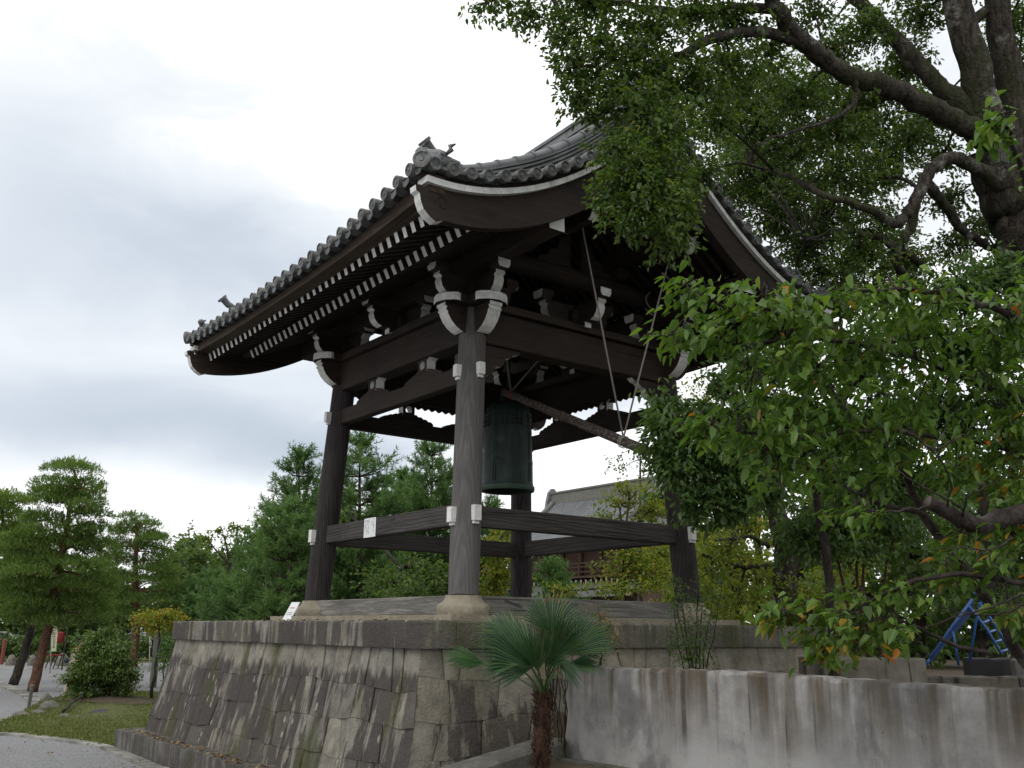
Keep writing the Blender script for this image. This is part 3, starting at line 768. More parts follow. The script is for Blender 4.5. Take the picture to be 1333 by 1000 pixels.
# verge tiles: short rolls across the edge with round ends, along both gables
for sy in (-1, 1):
    for sx in (-1, 1):
        b = MB(); x = 3.70
        while x > .15:
            z = zroof(x, sy * EY) + .085
            sl = (zroof(x - .1, sy * EY) - zroof(x + .1, sy * EY)) / .2
            b.lathe([(.062, .0), (.066, .40), (.075, .42), (.078, .50), (.062, .503), (.057, .49), (.022, .491), (.018, .499), (.0, .50)], (sx * x, sy * (EY - .38), z), 18, 0, (0, sy, -.06), False)
            # flat tile between two rolls
            x2 = x - .12; z2 = zroof(x2, sy * EY) + .045
            b.box((sx * x2, sy * (EY - .12), z2), (.20, .42, .035), [(math.cos(math.atan(sl)), 0, -sx * math.sin(math.atan(sl))), (0, 1, 0), (sx * math.sin(math.atan(sl)), 0, math.cos(math.atan(sl)))])
            x -= .245 * (1 / math.sqrt(1 + sl * sl))
        b.build('verge_tiles', [TILEEND], tower, 40)
        # descending ridge: stacked flat tiles with a round cap, stopping short of the eave
        b = MB(); xs = np.linspace(3.22, .20, 34)
        yc = sy * 3.16
        lay = [(.15, .0, .115), (.105, .115, .14), (.15, .14, .165), (.105, .165, .19), (.15, .19, .215), (.105, .215, .24), (.15, .24, .265), (.105, .265, .29), (.15, .29, .315), (.105, .315, .335), (.15, .335, .36)]
        for (hw, z0, z1) in lay:
            vs = []
            for x in xs:
                g = 1.0 + .2 * min(1, (3.22 - x) / .9)
                zz = zroof(x, yc)
                vs += [(sx * x, yc - hw, zz + z0 * g), (sx * x, yc + hw, zz + z0 * g), (sx * x, yc + hw, zz + z1 * g), (sx * x, yc - hw, zz + z1 * g)]
            fs = [(i * 4 + j, i * 4 + (j + 1) % 4, i * 4 + 4 + (j + 1) % 4, i * 4 + 4 + j) for i in range(len(xs) - 1) for j in range(4)] + [(3, 2, 1, 0), tuple(len(vs) - 4 + q for q in range(4))]
            b.add(vs, fs)
        pts = []; rad = []
        for i in range(11):
            for (fr, r_) in ((0, .088), (.12, .088), (.14, .076), (.98, .072)):
                x = 3.27 - (i + fr) * 3.07 / 11
                g = 1.0 + .2 * min(1, (3.22 - x) / .9)
                pts.append((sx * x, yc, zroof(x, yc) + .375 * g + .02)); rad.append(r_)
        b.tube(pts, rad, 12)
        b.build('descending_ridge', [TILE], tower, 45)
        # upturned horn tile at the ridge foot
        q = MB(); zf = zroof(3.25, yc)
        q.tube([(sx * 3.0, yc, zf + .55), (sx * 3.24, yc, zf + .56), (sx * 3.38, yc, zf + .61), (sx * 3.48, yc, zf + .70)], [.045, .05, .055, .06], 12)
        q.lathe([(.0, 0), (.085, .0), (.085, .04), (.0, .04)], (sx * 3.47, yc, zf + .68), 16, 0, (sx * .75, 0, .66))
        q.box((sx * 3.25, yc, zf + .26), (.07, .34, .50))
        q.lathe([(.11, 0), (.10, .03), (.06, .05), (0, .055)], (sx * 3.28, yc, zf + .28), 14, 0, (sx, 0, 0), False)
        q.build('horn_tile', [TILE], tower, 40)
        # corner: large round tile and a little lion dog looking out
        q = MB(); zc = zroof(3.8, sy * EY)
        q.lathe([(.085, -.30), (.088, .0), (.105, .03), (.105, .07), (.082, .073), (.075, .06), (.03, .062), (.025, .072), (0, .073)], (sx * 3.80, sy * (EY + .02), zc + .09), 20, 0, (sx * .75, sy * .62, -.05), False)
        q.build('corner_tile', [TILEEND], tower, 40)
        q = MB(); X, Y, Z = sx * 3.60, sy * (EY - .06), zc + .20
        dx, dy = sx * .62, -sy * .78
        P = lambda f, s, u: (X + (dx * f - dy * s) * .95, Y + (dy * f + dx * s) * .95, Z + u * .66)
        q.tube([P(-.14, 0, .06), P(-.06, 0, .085), P(.04, 0, .10), P(.10, 0, .14), P(.15, 0, .175)], [.035, .06, .06, .05, .045], 10)
        q.tube([P(.10, 0, .17), P(.16, 0, .20), P(.21, 0, .185), P(.245, 0, .17)], [.04, .058, .045, .025], 10)
        for s_ in (-.045, .045):
            q.tube([P(.07, s_, .10), P(.11, s_, .04), P(.12, s_, -.04)], [.03, .022, .026], 8)
            q.tube([P(-.10, s_, .07), P(-.06, s_, .03), P(-.11, s_, -.04)], [.034, .024, .024], 8)
            q.tube([P(.14, s_ * .9, .24), P(.12, s_ * 1.5, .275)], [.02, .006], 6)
        q.tube([P(-.14, 0, .08), P(-.20, 0, .15), P(-.18, 0, .22), P(-.25, 0, .25)], [.02, .032, .03, .008], 8)
        q.box(P(0, 0, -.07), (.26, .22, .12))
        q.build('lion_finial', [TILE], tower, True)
# main ridge with end tiles
b = MB(); ys = np.linspace(-3.55, 3.55, 25)
zr = lambda y: zroof(0, y) + .02
for i, (hw, z0, z1) in enumerate([(.26, -.1, .12), (.20, .12, .19), (.22, .195, .26), (.20, .265, .33), (.22, .335, .40), (.20, .405, .47), (.22, .475, .53)]):
    vs = []
    for y in ys: vs += [(-hw, y, zr(y) + z0), (hw, y, zr(y) + z0), (hw, y, zr(y) + z1), (-hw, y, zr(y) + z1)]
    b.add(vs, [(i_ * 4 + j, i_ * 4 + (j + 1) % 4, i_ * 4 + 4 + (j + 1) % 4, i_ * 4 + 4 + j) for i_ in range(len(ys) - 1) for j in range(4)] + [(3, 2, 1, 0), tuple(len(vs) - 4 + q for q in range(4))])
b.tube([(0, y, zr(y) + .57) for y in ys], .10, 12)
b.build('main_ridge', [TILE], tower, 45)
for sy in (-1, 1):
    b = MB(); y0 = sy * 3.56; z0 = zr(y0)
    b.prism([(-.34, -.15), (.34, -.15), (.42, .05), (.30, .22), (.36, .42), (.24, .60), (.14, .78), (0, .84), (-.14, .78), (-.24, .60), (-.36, .42), (-.30, .22), (-.42, .05)], (0, y0, z0), (1, 0, 0), (0, 0, 1), (0, sy * .12, 0), 0)
    b.lathe([(.2, 0), (.19, .06), (.1, .11), (0, .12)], (0, y0 + sy * .11, z0 + .32), 16, 0, (0, sy, 0), False)
    b.build('ridge_end_tile', [TILE], tower, 40)

# ---------------------------------------------------------------- stone platform
platform = empty('stone_platform', (0, 0, 0), 'stained stone platform with battered walls and a square coping under the bell tower', 'stone platform')
ZC0, ZC1 = 1.64, 1.913
def woff(z): return 3.575 + .34 * max(0.0, (ZC0 - z) / ZC0) ** 1.15
def wall_side(k, name, mt, zlow):
    """one battered face of fitted stones; joints open a few millimetres"""
    q = random.Random(20 + k)
    dirs = [((0, 1), (-1, 0)), ((1, 0), (0, -1)), ((0, 1), (1, 0)), ((1, 0), (0, 1))][k]
    d, nr = dirs
    b = MB(); tint = []
    def P(s, z, out):
        o = woff(z) + out
        return (d[0] * s * o + nr[0] * o, d[1] * s * o + nr[1] * o, z)
    rows = [ZC0]
    while rows[-1] > zlow: rows.append(rows[-1] - q.uniform(.28, .40))
    ph = [(q.uniform(0, 6), q.uniform(0, 6), q.uniform(.014, .034)) for _ in rows]
    def zr_(i, s):
        if i == 0: return ZC0
        p = ph[i]; return rows[i] + p[2] * math.sin(s * 5.5 + p[0]) + .015 * math.sin(s * 17 + p[1]) + .008 * math.sin(s * 41 + p[0] * 3)
    for i in range(len(rows) - 1):
        s = -1.0; cuts = [-1.0]
        while s < 1.0:
            s += q.choice((q.uniform(.06, .10), q.uniform(.09, .17))) if i else q.uniform(.05, .12)
            if s > .95: s = 1.0
            cuts.append(s)
        lean = [0] + [q.uniform(-.011, .011) for _ in cuts[1:-1]] + [0]
        for j in range(len(cuts) - 1):
            out = q.uniform(-.008, .014); g = .0007; tn = q.random()
            if i == 0: tn = .45 + .55 * tn
            N = 5; v0 = len(b.v); vs = []
            for (layer, ins, oo) in ((0, 0.0, -.05), (1, .0, out - .010), (2, .005, out)):
                for r_ in range(2):
                    for c_ in range(N):
                        t = c_ / (N - 1)
                        sa = cuts[j] + (lean[j] if r_ else -lean[j]); sb = cuts[j + 1] + (lean[j + 1] if r_ else -lean[j + 1])
                        e0 = 0 if cuts[j] == -1 else g + ins * .5; e1 = 0 if cuts[j + 1] == 1 else g + ins * .5
                        sa += e0; sb -= e1
                        ss = sa + (sb - sa) * t
                        z = zr_(i + r_, ss) + ((-1 if r_ == 0 else 1) * (.0004 + ins * .35))
                        bul = out and (oo + (.010 * math.sin(PI * t) if layer == 2 else 0))
                        vs.append(P(ss, z, bul))
            fs = []
            def id_(l, r_, c_): return l * 2 * N + r_ * N + c_
            for c_ in range(N - 1):
                fs.append((id_(2, 0, c_), id_(2, 0, c_ + 1), id_(2, 1, c_ + 1), id_(2, 1, c_)))
                for l in (0, 1):
                    fs.append((id_(l, 0, c_), id_(l, 0, c_ + 1), id_(l + 1, 0, c_ + 1), id_(l + 1, 0, c_)))
                    fs.append((id_(l + 1, 1, c_), id_(l + 1, 1, c_ + 1), id_(l, 1, c_ + 1), id_(l, 1, c_)))
            for l in (0, 1):
                fs.append((id_(l, 1, 0), id_(l, 0, 0), id_(l + 1, 0, 0), id_(l + 1, 1, 0)))
                fs.append((id_(l, 0, N - 1), id_(l, 1, N - 1), id_(l + 1, 1, N - 1), id_(l + 1, 0, N - 1)))
            b.add(vs, fs); tint += [tn] * len(fs)
    b.build(name, mt, platform, 30, tint=tint)
wall_side(0, 'wall_facing', STONE, .05)
wall_side(1, 'wall_facing', STONER, -.2)
for k in (2, 3): wall_side(k, 'wall_facing', STONE, .2)
b = MB(); vs = []
for z in (-.3, .3, .8, 1.2, ZC0 - .002):
    o = woff(z) - .022
    vs += [(-o, -o, z), (o, -o, z), (o, o, z), (-o, o, z)]
b.add(vs, [(i * 4 + j, i * 4 + (j + 1) % 4, i * 4 + 4 + (j + 1) % 4, i * 4 + 4 + j) for i in range(4) for j in range(4)] + [(16, 17, 18, 19)])
b.build('wall_core', JOINT, platform)
# coping: long slabs butted end to end on each side
def coping(k, mt):
    q = random.Random(50 + k); d, nr = [((0, 1), (-1, 0)), ((1, 0), (0, -1)), ((0, 1), (1, 0)), ((1, 0), (0, 1))][k]
    b = MB(); tint = []; P_ = 3.633; dep_ = .62
    s = -P_ if k in (0, 2) else -P_ + dep_ * 0 + .002
    ends = P_
    cuts = [-P_ + (.0 if k in (0, 2) else .0)]
    first = True
    while cuts[-1] < P_:
        nx = cuts[-1] + (q.uniform(.42, .48) if (k == 1 and first) else q.uniform(1.1, 1.7)); first = False
        cuts.append(P_ if nx > P_ - .5 else nx)
    for a, e in zip(cuts[:-1], cuts[1:]):
        oo = q.uniform(-.003, .003)
        ce = .005
        a2, e2 = a + (.003 if a > -P_ else 0), e - (.003 if e < P_ else 0)
        def pt(s_, o, z): return (d[0] * s_ + nr[0] * o, d[1] * s_ + nr[1] * o, z)
        mit = lambda s_, o: (s_ if abs(s_) < P_ - .01 else math.copysign(o, s_))
        n = 9; vs = []
        for i in range(n):
            s_ = a2 + (e2 - a2) * i / (n - 1)
            for (o, z) in ((P_ - dep_, ZC0), (P_ + oo, ZC0), (P_ + oo + .002, ZC0 + .02), (P_ + oo + .002, ZC1 - .022), (P_ + oo - .016, ZC1), (P_ - dep_, ZC1)):
                jz = rnd.uniform(-.003, .003)
                vs.append(pt(mit(s_, o) if i in (0, n - 1) else max(-o, min(o, s_)), o + (jz if 0 < i < n - 1 else 0), z + (jz if ZC1 - z < .03 and 0 < i < n - 1 else 0)))
        m_ = 6
        fs = [(i * m_ + j, i * m_ + (j + 1) % m_, i * m_ + m_ + (j + 1) % m_, i * m_ + m_ + j) for i in range(n - 1) for j in range(m_)] + [tuple(range(m_))[::-1], tuple((n - 1) * m_ + j for j in range(m_))]
        b.add(vs, fs); tint += [q.uniform(.3, .95)] * len(fs)
    b.build('coping', mt, platform, 35, tint=tint)
for k in range(4): coping(k, COPER if k == 1 else COPE)
b = MB(); b.box((0, 0, 1.80), (6.0, 6.0, .20)); b.build('platform_floor', SOIL, platform)
b = MB()
for k in range(4):                                  # pale sill slabs the timbers stand on
    d, nr = [((0, 1), (-1, 0)), ((1, 0), (0, -1)), ((0, 1), (1, 0)), ((1, 0), (0, 1))][k]
    s = -2.52 if k in (0, 2) else -1.93
    e_ = -s
    while s < e_ - .01:
        e = min(e_, s + rnd.uniform(1.0, 1.5)); e = e_ if e_ - e < .4 else e
        m_ = (s + e) / 2; L = e - s - .006
        b.box((d[0] * m_ + nr[0] * 2.23, d[1] * m_ + nr[1] * 2.23, 1.945), (L if d[0] else .58, L if d[1] else .58, .10 + rnd.uniform(-.003, .003)))
        s = e
b.build('sill_slab', PALE, platform)
# plinth step along the left face
b = MB()
s = -3.2
while s < 4.2:
    e = min(4.22, s + rnd.uniform(1.1, 1.6)); 
    b.box((-3.95, (s + e) / 2, .13), (.46, e - s - .008, .32 + rnd.uniform(-.006, .006)), None, 0); s = e
b.build('plinth', PLINTH, platform)
# rising kerb along the foot of the right face
kerb = MB()
pts = [(-4.55, .34), (-3.62, .585), (-2.34, .80)]
for (x0, z0), (x1, z1) in zip(pts[:-1], pts[1:]):
    for (p, q) in ((0, .5), (.5, 1)):
        a = np.array((x0 + (x1 - x0) * p, -4.22, z0 + (z1 - z0) * p)); e = np.array((x0 + (x1 - x0) * q - .004, -4.22, z0 + (z1 - z0) * q))
        vs = []
        for P in (a, e):
            vs += [P + np.array(t) for t in ((0, -.14, -.75), (0, .22, -.75), (0, .22, 0), (0, -.105, 0), (0, -.14, -.03))]
        kerb.add(vs, [(i, (i + 1) % 5, 5 + (i + 1) % 5, 5 + i) for i in range(5)] + [(4, 3, 2, 1, 0), (5, 6, 7, 8, 9)])
tag(kerb.build('stone_kerb', KERB, None, org=(-3.4, -4.22, 0)), 'grey stone kerb sloping up behind the palm along the foot of the platform wall', 'kerb')

# ---------------------------------------------------------------- bell, striker, signs
BC = np.array((0.08, -.10, 0))
bell = empty('temple_bell', (BC[0], BC[1], 3.90), 'dark green bronze temple bell hanging in the middle of the tower', 'bell')
b = MB()
zb, zt = 3.90, 5.30
prof = [(.30, zb + .02), (.395, zb), (.415, zb + .01), (.418, zb + .06), (.402, zb + .085), (.405, zb + .10), (.398, zb + .12), (.392, zb + .40), (.394, zb + .42), (.397, zb + .44), (.392, zb + .46), (.388, zb + .50),
        (.375, zb + .90), (.379, zb + .92), (.375, zb + .95), (.365, zb + 1.20), (.34, zb + 1.30), (.28, zb + 1.37), (.16, zb + 1.41), (.0, zb + 1.42)]
b.lathe([(.30, zb + 1.2), (.33, zb + .5), (.335, zb + .02)] + prof[1:], BC, 48, 0)
b.build('bell_body', BRONZE, bell, 40)
b = MB(); b.lathe([(.345, zb + .012), (.352, zb - .004), (.415, zb - .004), (.424, zb + .012), (.424, zb + .062), (.406, zb + .082)], BC, 48, 0, (0, 0, 1), False)
b.build('bell_lip', BRONZELIP, bell, 40)
b = MB()
for s in range(4):                                   # vertical bands
    for t in (-.05, .05):
        a = s * PI / 2 + PI / 8 + t
        b.tube([BC + np.array((math.cos(a) * (r + .002), math.sin(a) * (r + .002), z)) for r, z in ((.397, zb + .12), (.392, zb + .42), (.388, zb + .5), (.374, zb + .92), (.365, zb + 1.18))], .006, 5)
b.build('vertical_band', BRONZE, bell, True)
b = MB()
for s in range(4):
    for i in range(5):
        for j in range(4):
            a = s * PI / 2 + PI / 8 + .30 + i * .21; z = zb + .985 + j * .065; r = .374 - .009 * j
            n_ = np.array((math.cos(a), math.sin(a), 0.08))
            b.lathe([(.020, 0), (.024, .012), (.020, .026), (.0, .032)], BC + n_ * (r - .004) + np.array((0, 0, z)), 8, 0, n_, False)
b.build('bell_boss', BRONZE, bell, True); bpy.data.objects['bell_boss']['kind'] = 'stuff'
b = MB()
pts = [BC + np.array((.11 * math.cos(t), 0, zb + 1.40 + .20 * math.sin(t))) for t in np.linspace(0, PI, 13)]
b.tube(pts, .042, 10)
b.tube([BC + np.array((0, 0, zb + 1.56)), BC + np.array((0, 0, 6.70))], .03, 8)
b.build('bell_crown', BRONZE, bell, True)

A = np.array((-.02, -.12, 5.47)); E_ = np.array((0.0, -3.21, 4.083))
st = empty('bell_striker', tuple((A + E_) / 2), 'round log striker slung on ropes beside the bell, sloping down to the right', 'bell striker')
b = MB(); K = 14
b.tube([A + (E_ - A) * i / K + np.array((rnd.uniform(-.006, .006), 0, rnd.uniform(-.006, .006))) for i in range(K + 1)], [.060 + .010 * i / K for i in range(K + 1)], 14, 0, True, 0, .06)
b.build('log', LOGM, st, 50)
T1 = A + (E_ - A) * .862
for top_ in ((-.80, -2.85, 7.30), (1.0, -2.85, 7.30)):
    b = MB(); b.tube([np.array(top_), T1 + np.array((0, 0, .05))], .013, 6); b.build('rope', ROPE, st, True)
b = MB()
for q in (.0, .025, .05): b.lathe([(.082, 0), (.088, .008), (.082, .016)], T1 + (E_ - A) * (q * .3 - .01), 14, 0, E_ - A, False)
b.build('rope_lashing', ROPE, st, True)
T0 = A + (E_ - A) * .06
for top_ in ((-.95, -1.20, 6.55), (.72, -.95, 6.60)):
    b = MB(); b.tube([np.array(top_), T0 + np.array((0, 0, .05))], .014, 6); b.build('rope', ROPE, st, True)
b = MB()
for q in (0, .03, .06, .09): b.lathe([(.066, 0), (.075, .010), (.066, .02)], T0 + (E_ - A) * (q * .35 - .012), 14, 0, E_ - A, False)
b.build('rope_lashing', plain('red_rope', (.20, .07, .06), .9), st, True)

# paper notice pinned on the lower tie beam (columns of small marks) and the board leaning on the left footing
hN = half(3.23)
o = -hN - .076
nz = empty('paper_notice', (o, .38, 3.23), 'white paper notice with columns of writing pinned to the left tie beam', 'notice')
b = MB(); b.box((o, .385, 3.235), (.004, .34, .275)); b.build('sheet', PAPER, nz)
b = MB(); q = random.Random(3)
for c_ in range(6):
    y = .51 - c_ * .047
    if c_ == 3: continue
    z = 3.345
    zend = (3.20, 3.13, 3.15, 0, 3.25, 3.17)[c_]
    while z > zend:
        hh = .011 if c_ else .014
        for _ in range(3):
            b.box((o - .0035, y + q.uniform(-.006, .006), z + q.uniform(-.006, .006)), (.001, q.choice((.012, .004)), q.choice((.003, .011))))
        z -= .024
b.build('writing', INK, nz)
hL = half(2.2)
Ls = np.array((-2.56, 1.83, 1.925)); tilt = R(22)
bd = empty('leaning_sign', tuple(Ls), 'small white board with red and grey writing leaning on the left column footing', 'sign')
ux = np.array((0.35, -.94, 0)); ux /= np.linalg.norm(ux); nn_ = np.array((-.94, -.35, 0.)); nn_ /= np.linalg.norm(nn_)
uz = np.array((0, 0, 1)) * math.cos(tilt) - nn_ * math.sin(tilt); nm_ = np.cross(ux, uz); nm_ = nm_ if nm_ @ nn_ > 0 else -nm_
uz = uz * 1.0 + ux * .25; uz /= np.linalg.norm(uz)
b = MB(); b.prism([(-.085, 0), (.085, 0), (.085, .30), (-.085, .30)], Ls, ux, uz, nm_ * .012); b.build('board', PAPER, bd)
b = MB(); b2 = MB(); q = random.Random(5)
for i in range(6):
    b.prism([(-.05 + i * .015, .195), (-.04 + i * .015, .195), (-.04 + i * .015, .215), (-.05 + i * .015, .215)], Ls + nm_ * .0125, ux, uz, nm_ * .001)
for rw in range(2):
    for i in range(8): b2.prism([(-.06 + i * .015, .09 + rw * .03), (-.05 + i * .015, .09 + rw * .03), (-.05 + i * .015, .108 + rw * .03), (-.06 + i * .015, .108 + rw * .03)], Ls + nm_ * .0125, ux, uz, nm_ * .001)
b.build('red_writing', REDINK, bd); b2.build('grey_writing', GREYINK, bd)

# ---------------------------------------------------------------- ground
def patch(name, pts, z, mt, kind='structure', org=None):
    b = MB(); b.add([(p[0], p[1], z) for p in pts], [tuple(range(len(pts)))])
    o = b.build(name, mt); o['kind'] = kind; return o
b = MB(); S = 900
b.add([(-S, -S, 0), (S, -S, 0), (S, S, 0), (-S, S, 0)], [(0, 1, 2, 3)])
g = b.build('ground', GRAVEL); g['kind'] = 'structure'
# turf island between the two gravel ways, gently mounded under the shrub
isl = [(-5.5, 7.3), (-5.15, 7.35), (-4.75, 6.4), (-4.42, 5.4), (-4.25, 4.6), (-4.1, 4.25), (-2.6, 4.4), (-1.0, 7.0), (.6, 11.5), (1.2, 15.0), (.4, 17.2), (-.9, 17.4), (-2.0, 16.4), (-2.9, 14.6), (-3.6, 12.9), (-4.3, 10.8), (-4.95, 9.3), (-5.5, 8.4)]
cx_ = np.mean([p[0] for p in isl]); cy_ = np.mean([p[1] for p in isl])
b = MB(); vs = []; rings = [1.0, .94, .82, .65, .45, .22]
for r_ in rings:
    for p in isl:
        x = cx_ + (p[0] - cx_) * r_; y = cy_ + (p[1] - cy_) * r_
        bump = .04 * (1 - r_) + .16 * math.exp(-((x + 1.95) ** 2 / 1.5 + (y - 13.0) ** 2 / 4.0))
        vs.append((x, y, .006 + (bump if r_ < 1 else 0)))
n = len(isl)
fs = [(i * n + j, i * n + (j + 1) % n, (i + 1) * n + (j + 1) % n, (i + 1) * n + j) for i in range(len(rings) - 1) for j in range(n)] + [tuple((len(rings) - 1) * n + j for j in range(n))]
b.add(vs, fs); t_ = b.build('turf_ground', TURF, None, True); t_['kind'] = 'structure'
# bare soil under the shrub
b = MB(); vs = []
for r_, z in ((1, .10), (.8, .19), (.5, .25), (.0, .27)):
    for j in range(20):
        a = 2 * PI * j / 20; k = 1 + .12 * math.sin(3 * a)
        x, y = -1.75 + r_ * 1.15 * k * math.cos(a), 13.1 + r_ * 1.6 * k * math.sin(a)
        bump = .16 * math.exp(-((x + 1.95) ** 2 / 1.5 + (y - 13.0) ** 2 / 4.0))
        vs.append((x, y, bump + .035 + .05 * (1 - r_)))
b.add(vs, [(i * 20 + j, i * 20 + (j + 1) % 20, i * 20 + 20 + (j + 1) % 20, i * 20 + 20 + j) for i in range(3) for j in range(20)])
b.build('soil_mound', SOIL, None, True)['kind'] = 'structure'
def edging(name, pts, wd, z):
    b = MB(); pts = [np.array(p, float) for p in pts]
    # resample
    L = [0]
    for a, e in zip(pts[:-1], pts[1:]): L.append(L[-1] + np.linalg.norm(e - a))
    s = 0; q = random.Random(len(pts))
    xs = lambda t: np.array([np.interp(t, L, [p[i] for p in pts]) for i in (0, 1)])
    while s < L[-1] - .2:
        e = min(L[-1], s + q.uniform(.45, .8)); a_, b_ = xs(s + .008), xs(e - .008)
        d = (b_ - a_) / np.linalg.norm(b_ - a_); n_ = np.array((-d[1], d[0]))
        hz = z + q.uniform(0, .008)
        vs = [(*(a_ + n_ * wd / 2), 0.0), (*(a_ - n_ * wd / 2), 0.0), (*(b_ - n_ * wd / 2), 0.0), (*(b_ + n_ * wd / 2), 0.0)]
        vs += [(v[0], v[1], hz) for v in vs]
        b.add(vs, [(4, 5, 6, 7), (0, 1, 5, 4), (1, 2, 6, 5), (2, 3, 7, 6), (3, 0, 4, 7)]); s = e
    o = b.build(name, EDGE); o['kind'] = 'structure'
edging('path_edging', [(-5.6, 7.25), (-5.12, 7.2), (-4.72, 6.3), (-4.4, 5.3), (-4.24, 4.4), (-4.28, 3.4), (-4.34, 1.8), (-4.36, -.5)], .20, .03)
edging('path_edging', [(-5.6, 8.5), (-5.0, 9.35), (-4.35, 10.8)], .22, .03)
edging('path_edging', [(-3.1, 14.9), (-2.75, 17.6), (-2.4, 23.6), (-2.1, 26)], .35, .03)
# white line and verge of the road across the court
patch('road_line', [at_z(-60, 868.5, 0)[:2], at_z(215, 868.5, 0)[:2], at_z(215, 871.5, 0)[:2], at_z(-60, 871.5, 0)[:2]], .006, EDGE)
patch('grass_verge', [at_z(-80, 855, 0)[:2], at_z(260, 855, 0)[:2], at_z(260, 863, 0)[:2], at_z(-80, 863, 0)[:2]], .008, TURF)
# raised terrace behind the concrete wall
b = MB(); T = [(-2.22, -3.98), (-2.22, -16), (45, -16), (45, 12), (3.75, 12), (3.75, -3.98)]
n = len(T)
b.add([(x, y, -.1) for x, y in T] + [(x, y, 1.02) for x, y in T], [(i, (i + 1) % n, n + (i + 1) % n, n + i) for i in range(n)] + [tuple(n + i for i in range(n))])
b.build('terrace', SOIL)['kind'] = 'structure'
# planting bed at the foot of the walls, standing higher than the court
b = MB(); T = [(-4.6, -4.36), (-2.5, -4.36), (-2.5, -12), (-5.6, -12), (-5.6, -6.5)]
n = len(T); Z = [.38, .62, .62, .40, .34]
b.add([(x, y, -.1) for x, y in T] + [(x, y, z) for (x, y), z in zip(T, Z)], [(i, (i + 1) % n, n + (i + 1) % n, n + i) for i in range(n)] + [tuple(n + i for i in range(n))])
b.build('planting_bed', SOIL)['kind'] = 'structure'

# concrete retaining wall, running toward the viewer
b = MB(); ys = np.linspace(-4.27, -13.0, 110); vs = []
for y in ys:
    zt = 1.50 + .012 * math.sin(y * 1.7) + rnd.uniform(-.012, .006)
    xo = rnd.uniform(-.006, .006)
    vs += [(-2.30, y, .56), (-2.30, y, 1.0), (-2.30, y, zt - .03), (-2.285 + xo, y, zt), (-2.10, y, zt + .004), (-2.05, y, .56)]
fs = [(i * 6 + j, i * 6 + (j + 1) % 6, i * 6 + 6 + (j + 1) % 6, i * 6 + 6 + j) for i in range(len(ys) - 1) for j in range(6)] + [(5, 4, 3, 2, 1, 0), tuple((len(ys) - 1) * 6 + j for j in range(6))]
b.add(vs, fs)
tag(b.build('concrete_wall', CONC, None, 30, org=(-2.2, -8, 0)), 'long pale concrete wall streaked with brown stains in the right foreground', 'wall')
b = MB()
y = -4.28
while y > -12.5:
    b.box((-2.345, y - .55, .515), (.20, 1.092, .22)); y -= 1.1
tag(b.build('wall_footing', KERB, None, org=(-2.345, -8, .4)), 'dark stone footing course along the bottom of the concrete wall', 'footing')
# lower walls behind it
def lowwall(name, a, e, th, z0, z1, mt, label, cat='wall'):
    a = np.array((*a, 0.)); e = np.array((*e, 0.)); K = 14; vs = []
    d = (e - a) / np.linalg.norm(e - a); n_ = np.array((d[1], -d[0], 0))
    b = MB()
    for i in range(K + 1):
        P = a + (e - a) * i / K; zz = z1 + rnd.uniform(-.012, .008)
        vs += [P + n_ * th / 2 + np.array((0, 0, z0)), P + n_ * th / 2 + np.array((0, 0, zz - .025)), P + n_ * (th / 2 - .02) + np.array((0, 0, zz)), P - n_ * (th / 2 - .02) + np.array((0, 0, zz)), P - n_ * th / 2 + np.array((0, 0, z0))]
    b.add(vs, [(i * 5 + j, i * 5 + (j + 1) % 5, i * 5 + 5 + (j + 1) % 5, i * 5 + 5 + j) for i in range(K) for j in range(5)] + [(4, 3, 2, 1, 0), tuple(K * 5 + j for j in range(5))])
    o = b.build(name, mt, None, 30, org=(a + e) / 2)
    return tag(o, label, cat)
m, h = material('mossy_concrete'); v = objco(h); f_ = h.noise(v, 40, 5, .7); s_ = h.noise(h.map(v, (6, 6, .35)), 1, 5, .6, .3); g_ = h.noise(v, 3, 4)
col = h.mix(h.ramp(g_, [(.3, 0.), (.7, 1.)]), (.08, .073, .058), (.18, .165, .135))
col = h.mix(h.sstep(s_, .55, .66), col, (.02, .018, .016)); finish(h, col, .9, f_, .4, .015); MCONC = m
P0, P1, P2 = at(1042, 854, 11.6), at(1199, 853.5, 11.6), at(1330, 872, 12.4)
lowwall('low_wall', P0[:2], P1[:2], .24, .95, 1.55, MCONC, 'short low wall with black streaks at its right end, just behind the long concrete wall')
Q0, Q1 = at(1195, 875, 13.0), at(1345, 870, 13.0)
lowwall('low_wall', Q0[:2], Q1[:2], .2, .95, 1.28, MCONC, 'lowest grey wall beside the blue slide at the right edge')
Q0, Q1 = at(1256, 850, 16), at(1316, 848, 16)
lowwall('low_wall', Q0[:2], Q1[:2], .25, .95, 1.45, plain('black_stone', (.025, .024, .024)), 'dark block wall in front of the foot of the blue ladder')
Q = at(1325, 850, 15.5)
b = MB(); b.lathe([(.13, 1.0), (.13, 1.42), (.10, 1.46), (.0, 1.47)], (Q[0], Q[1], 0), 8)
tag(b.build('stone_post', KERB, None, 30, org=(Q[0], Q[1], 1.0)), 'short pale stone post at the right edge behind the concrete wall', 'post')

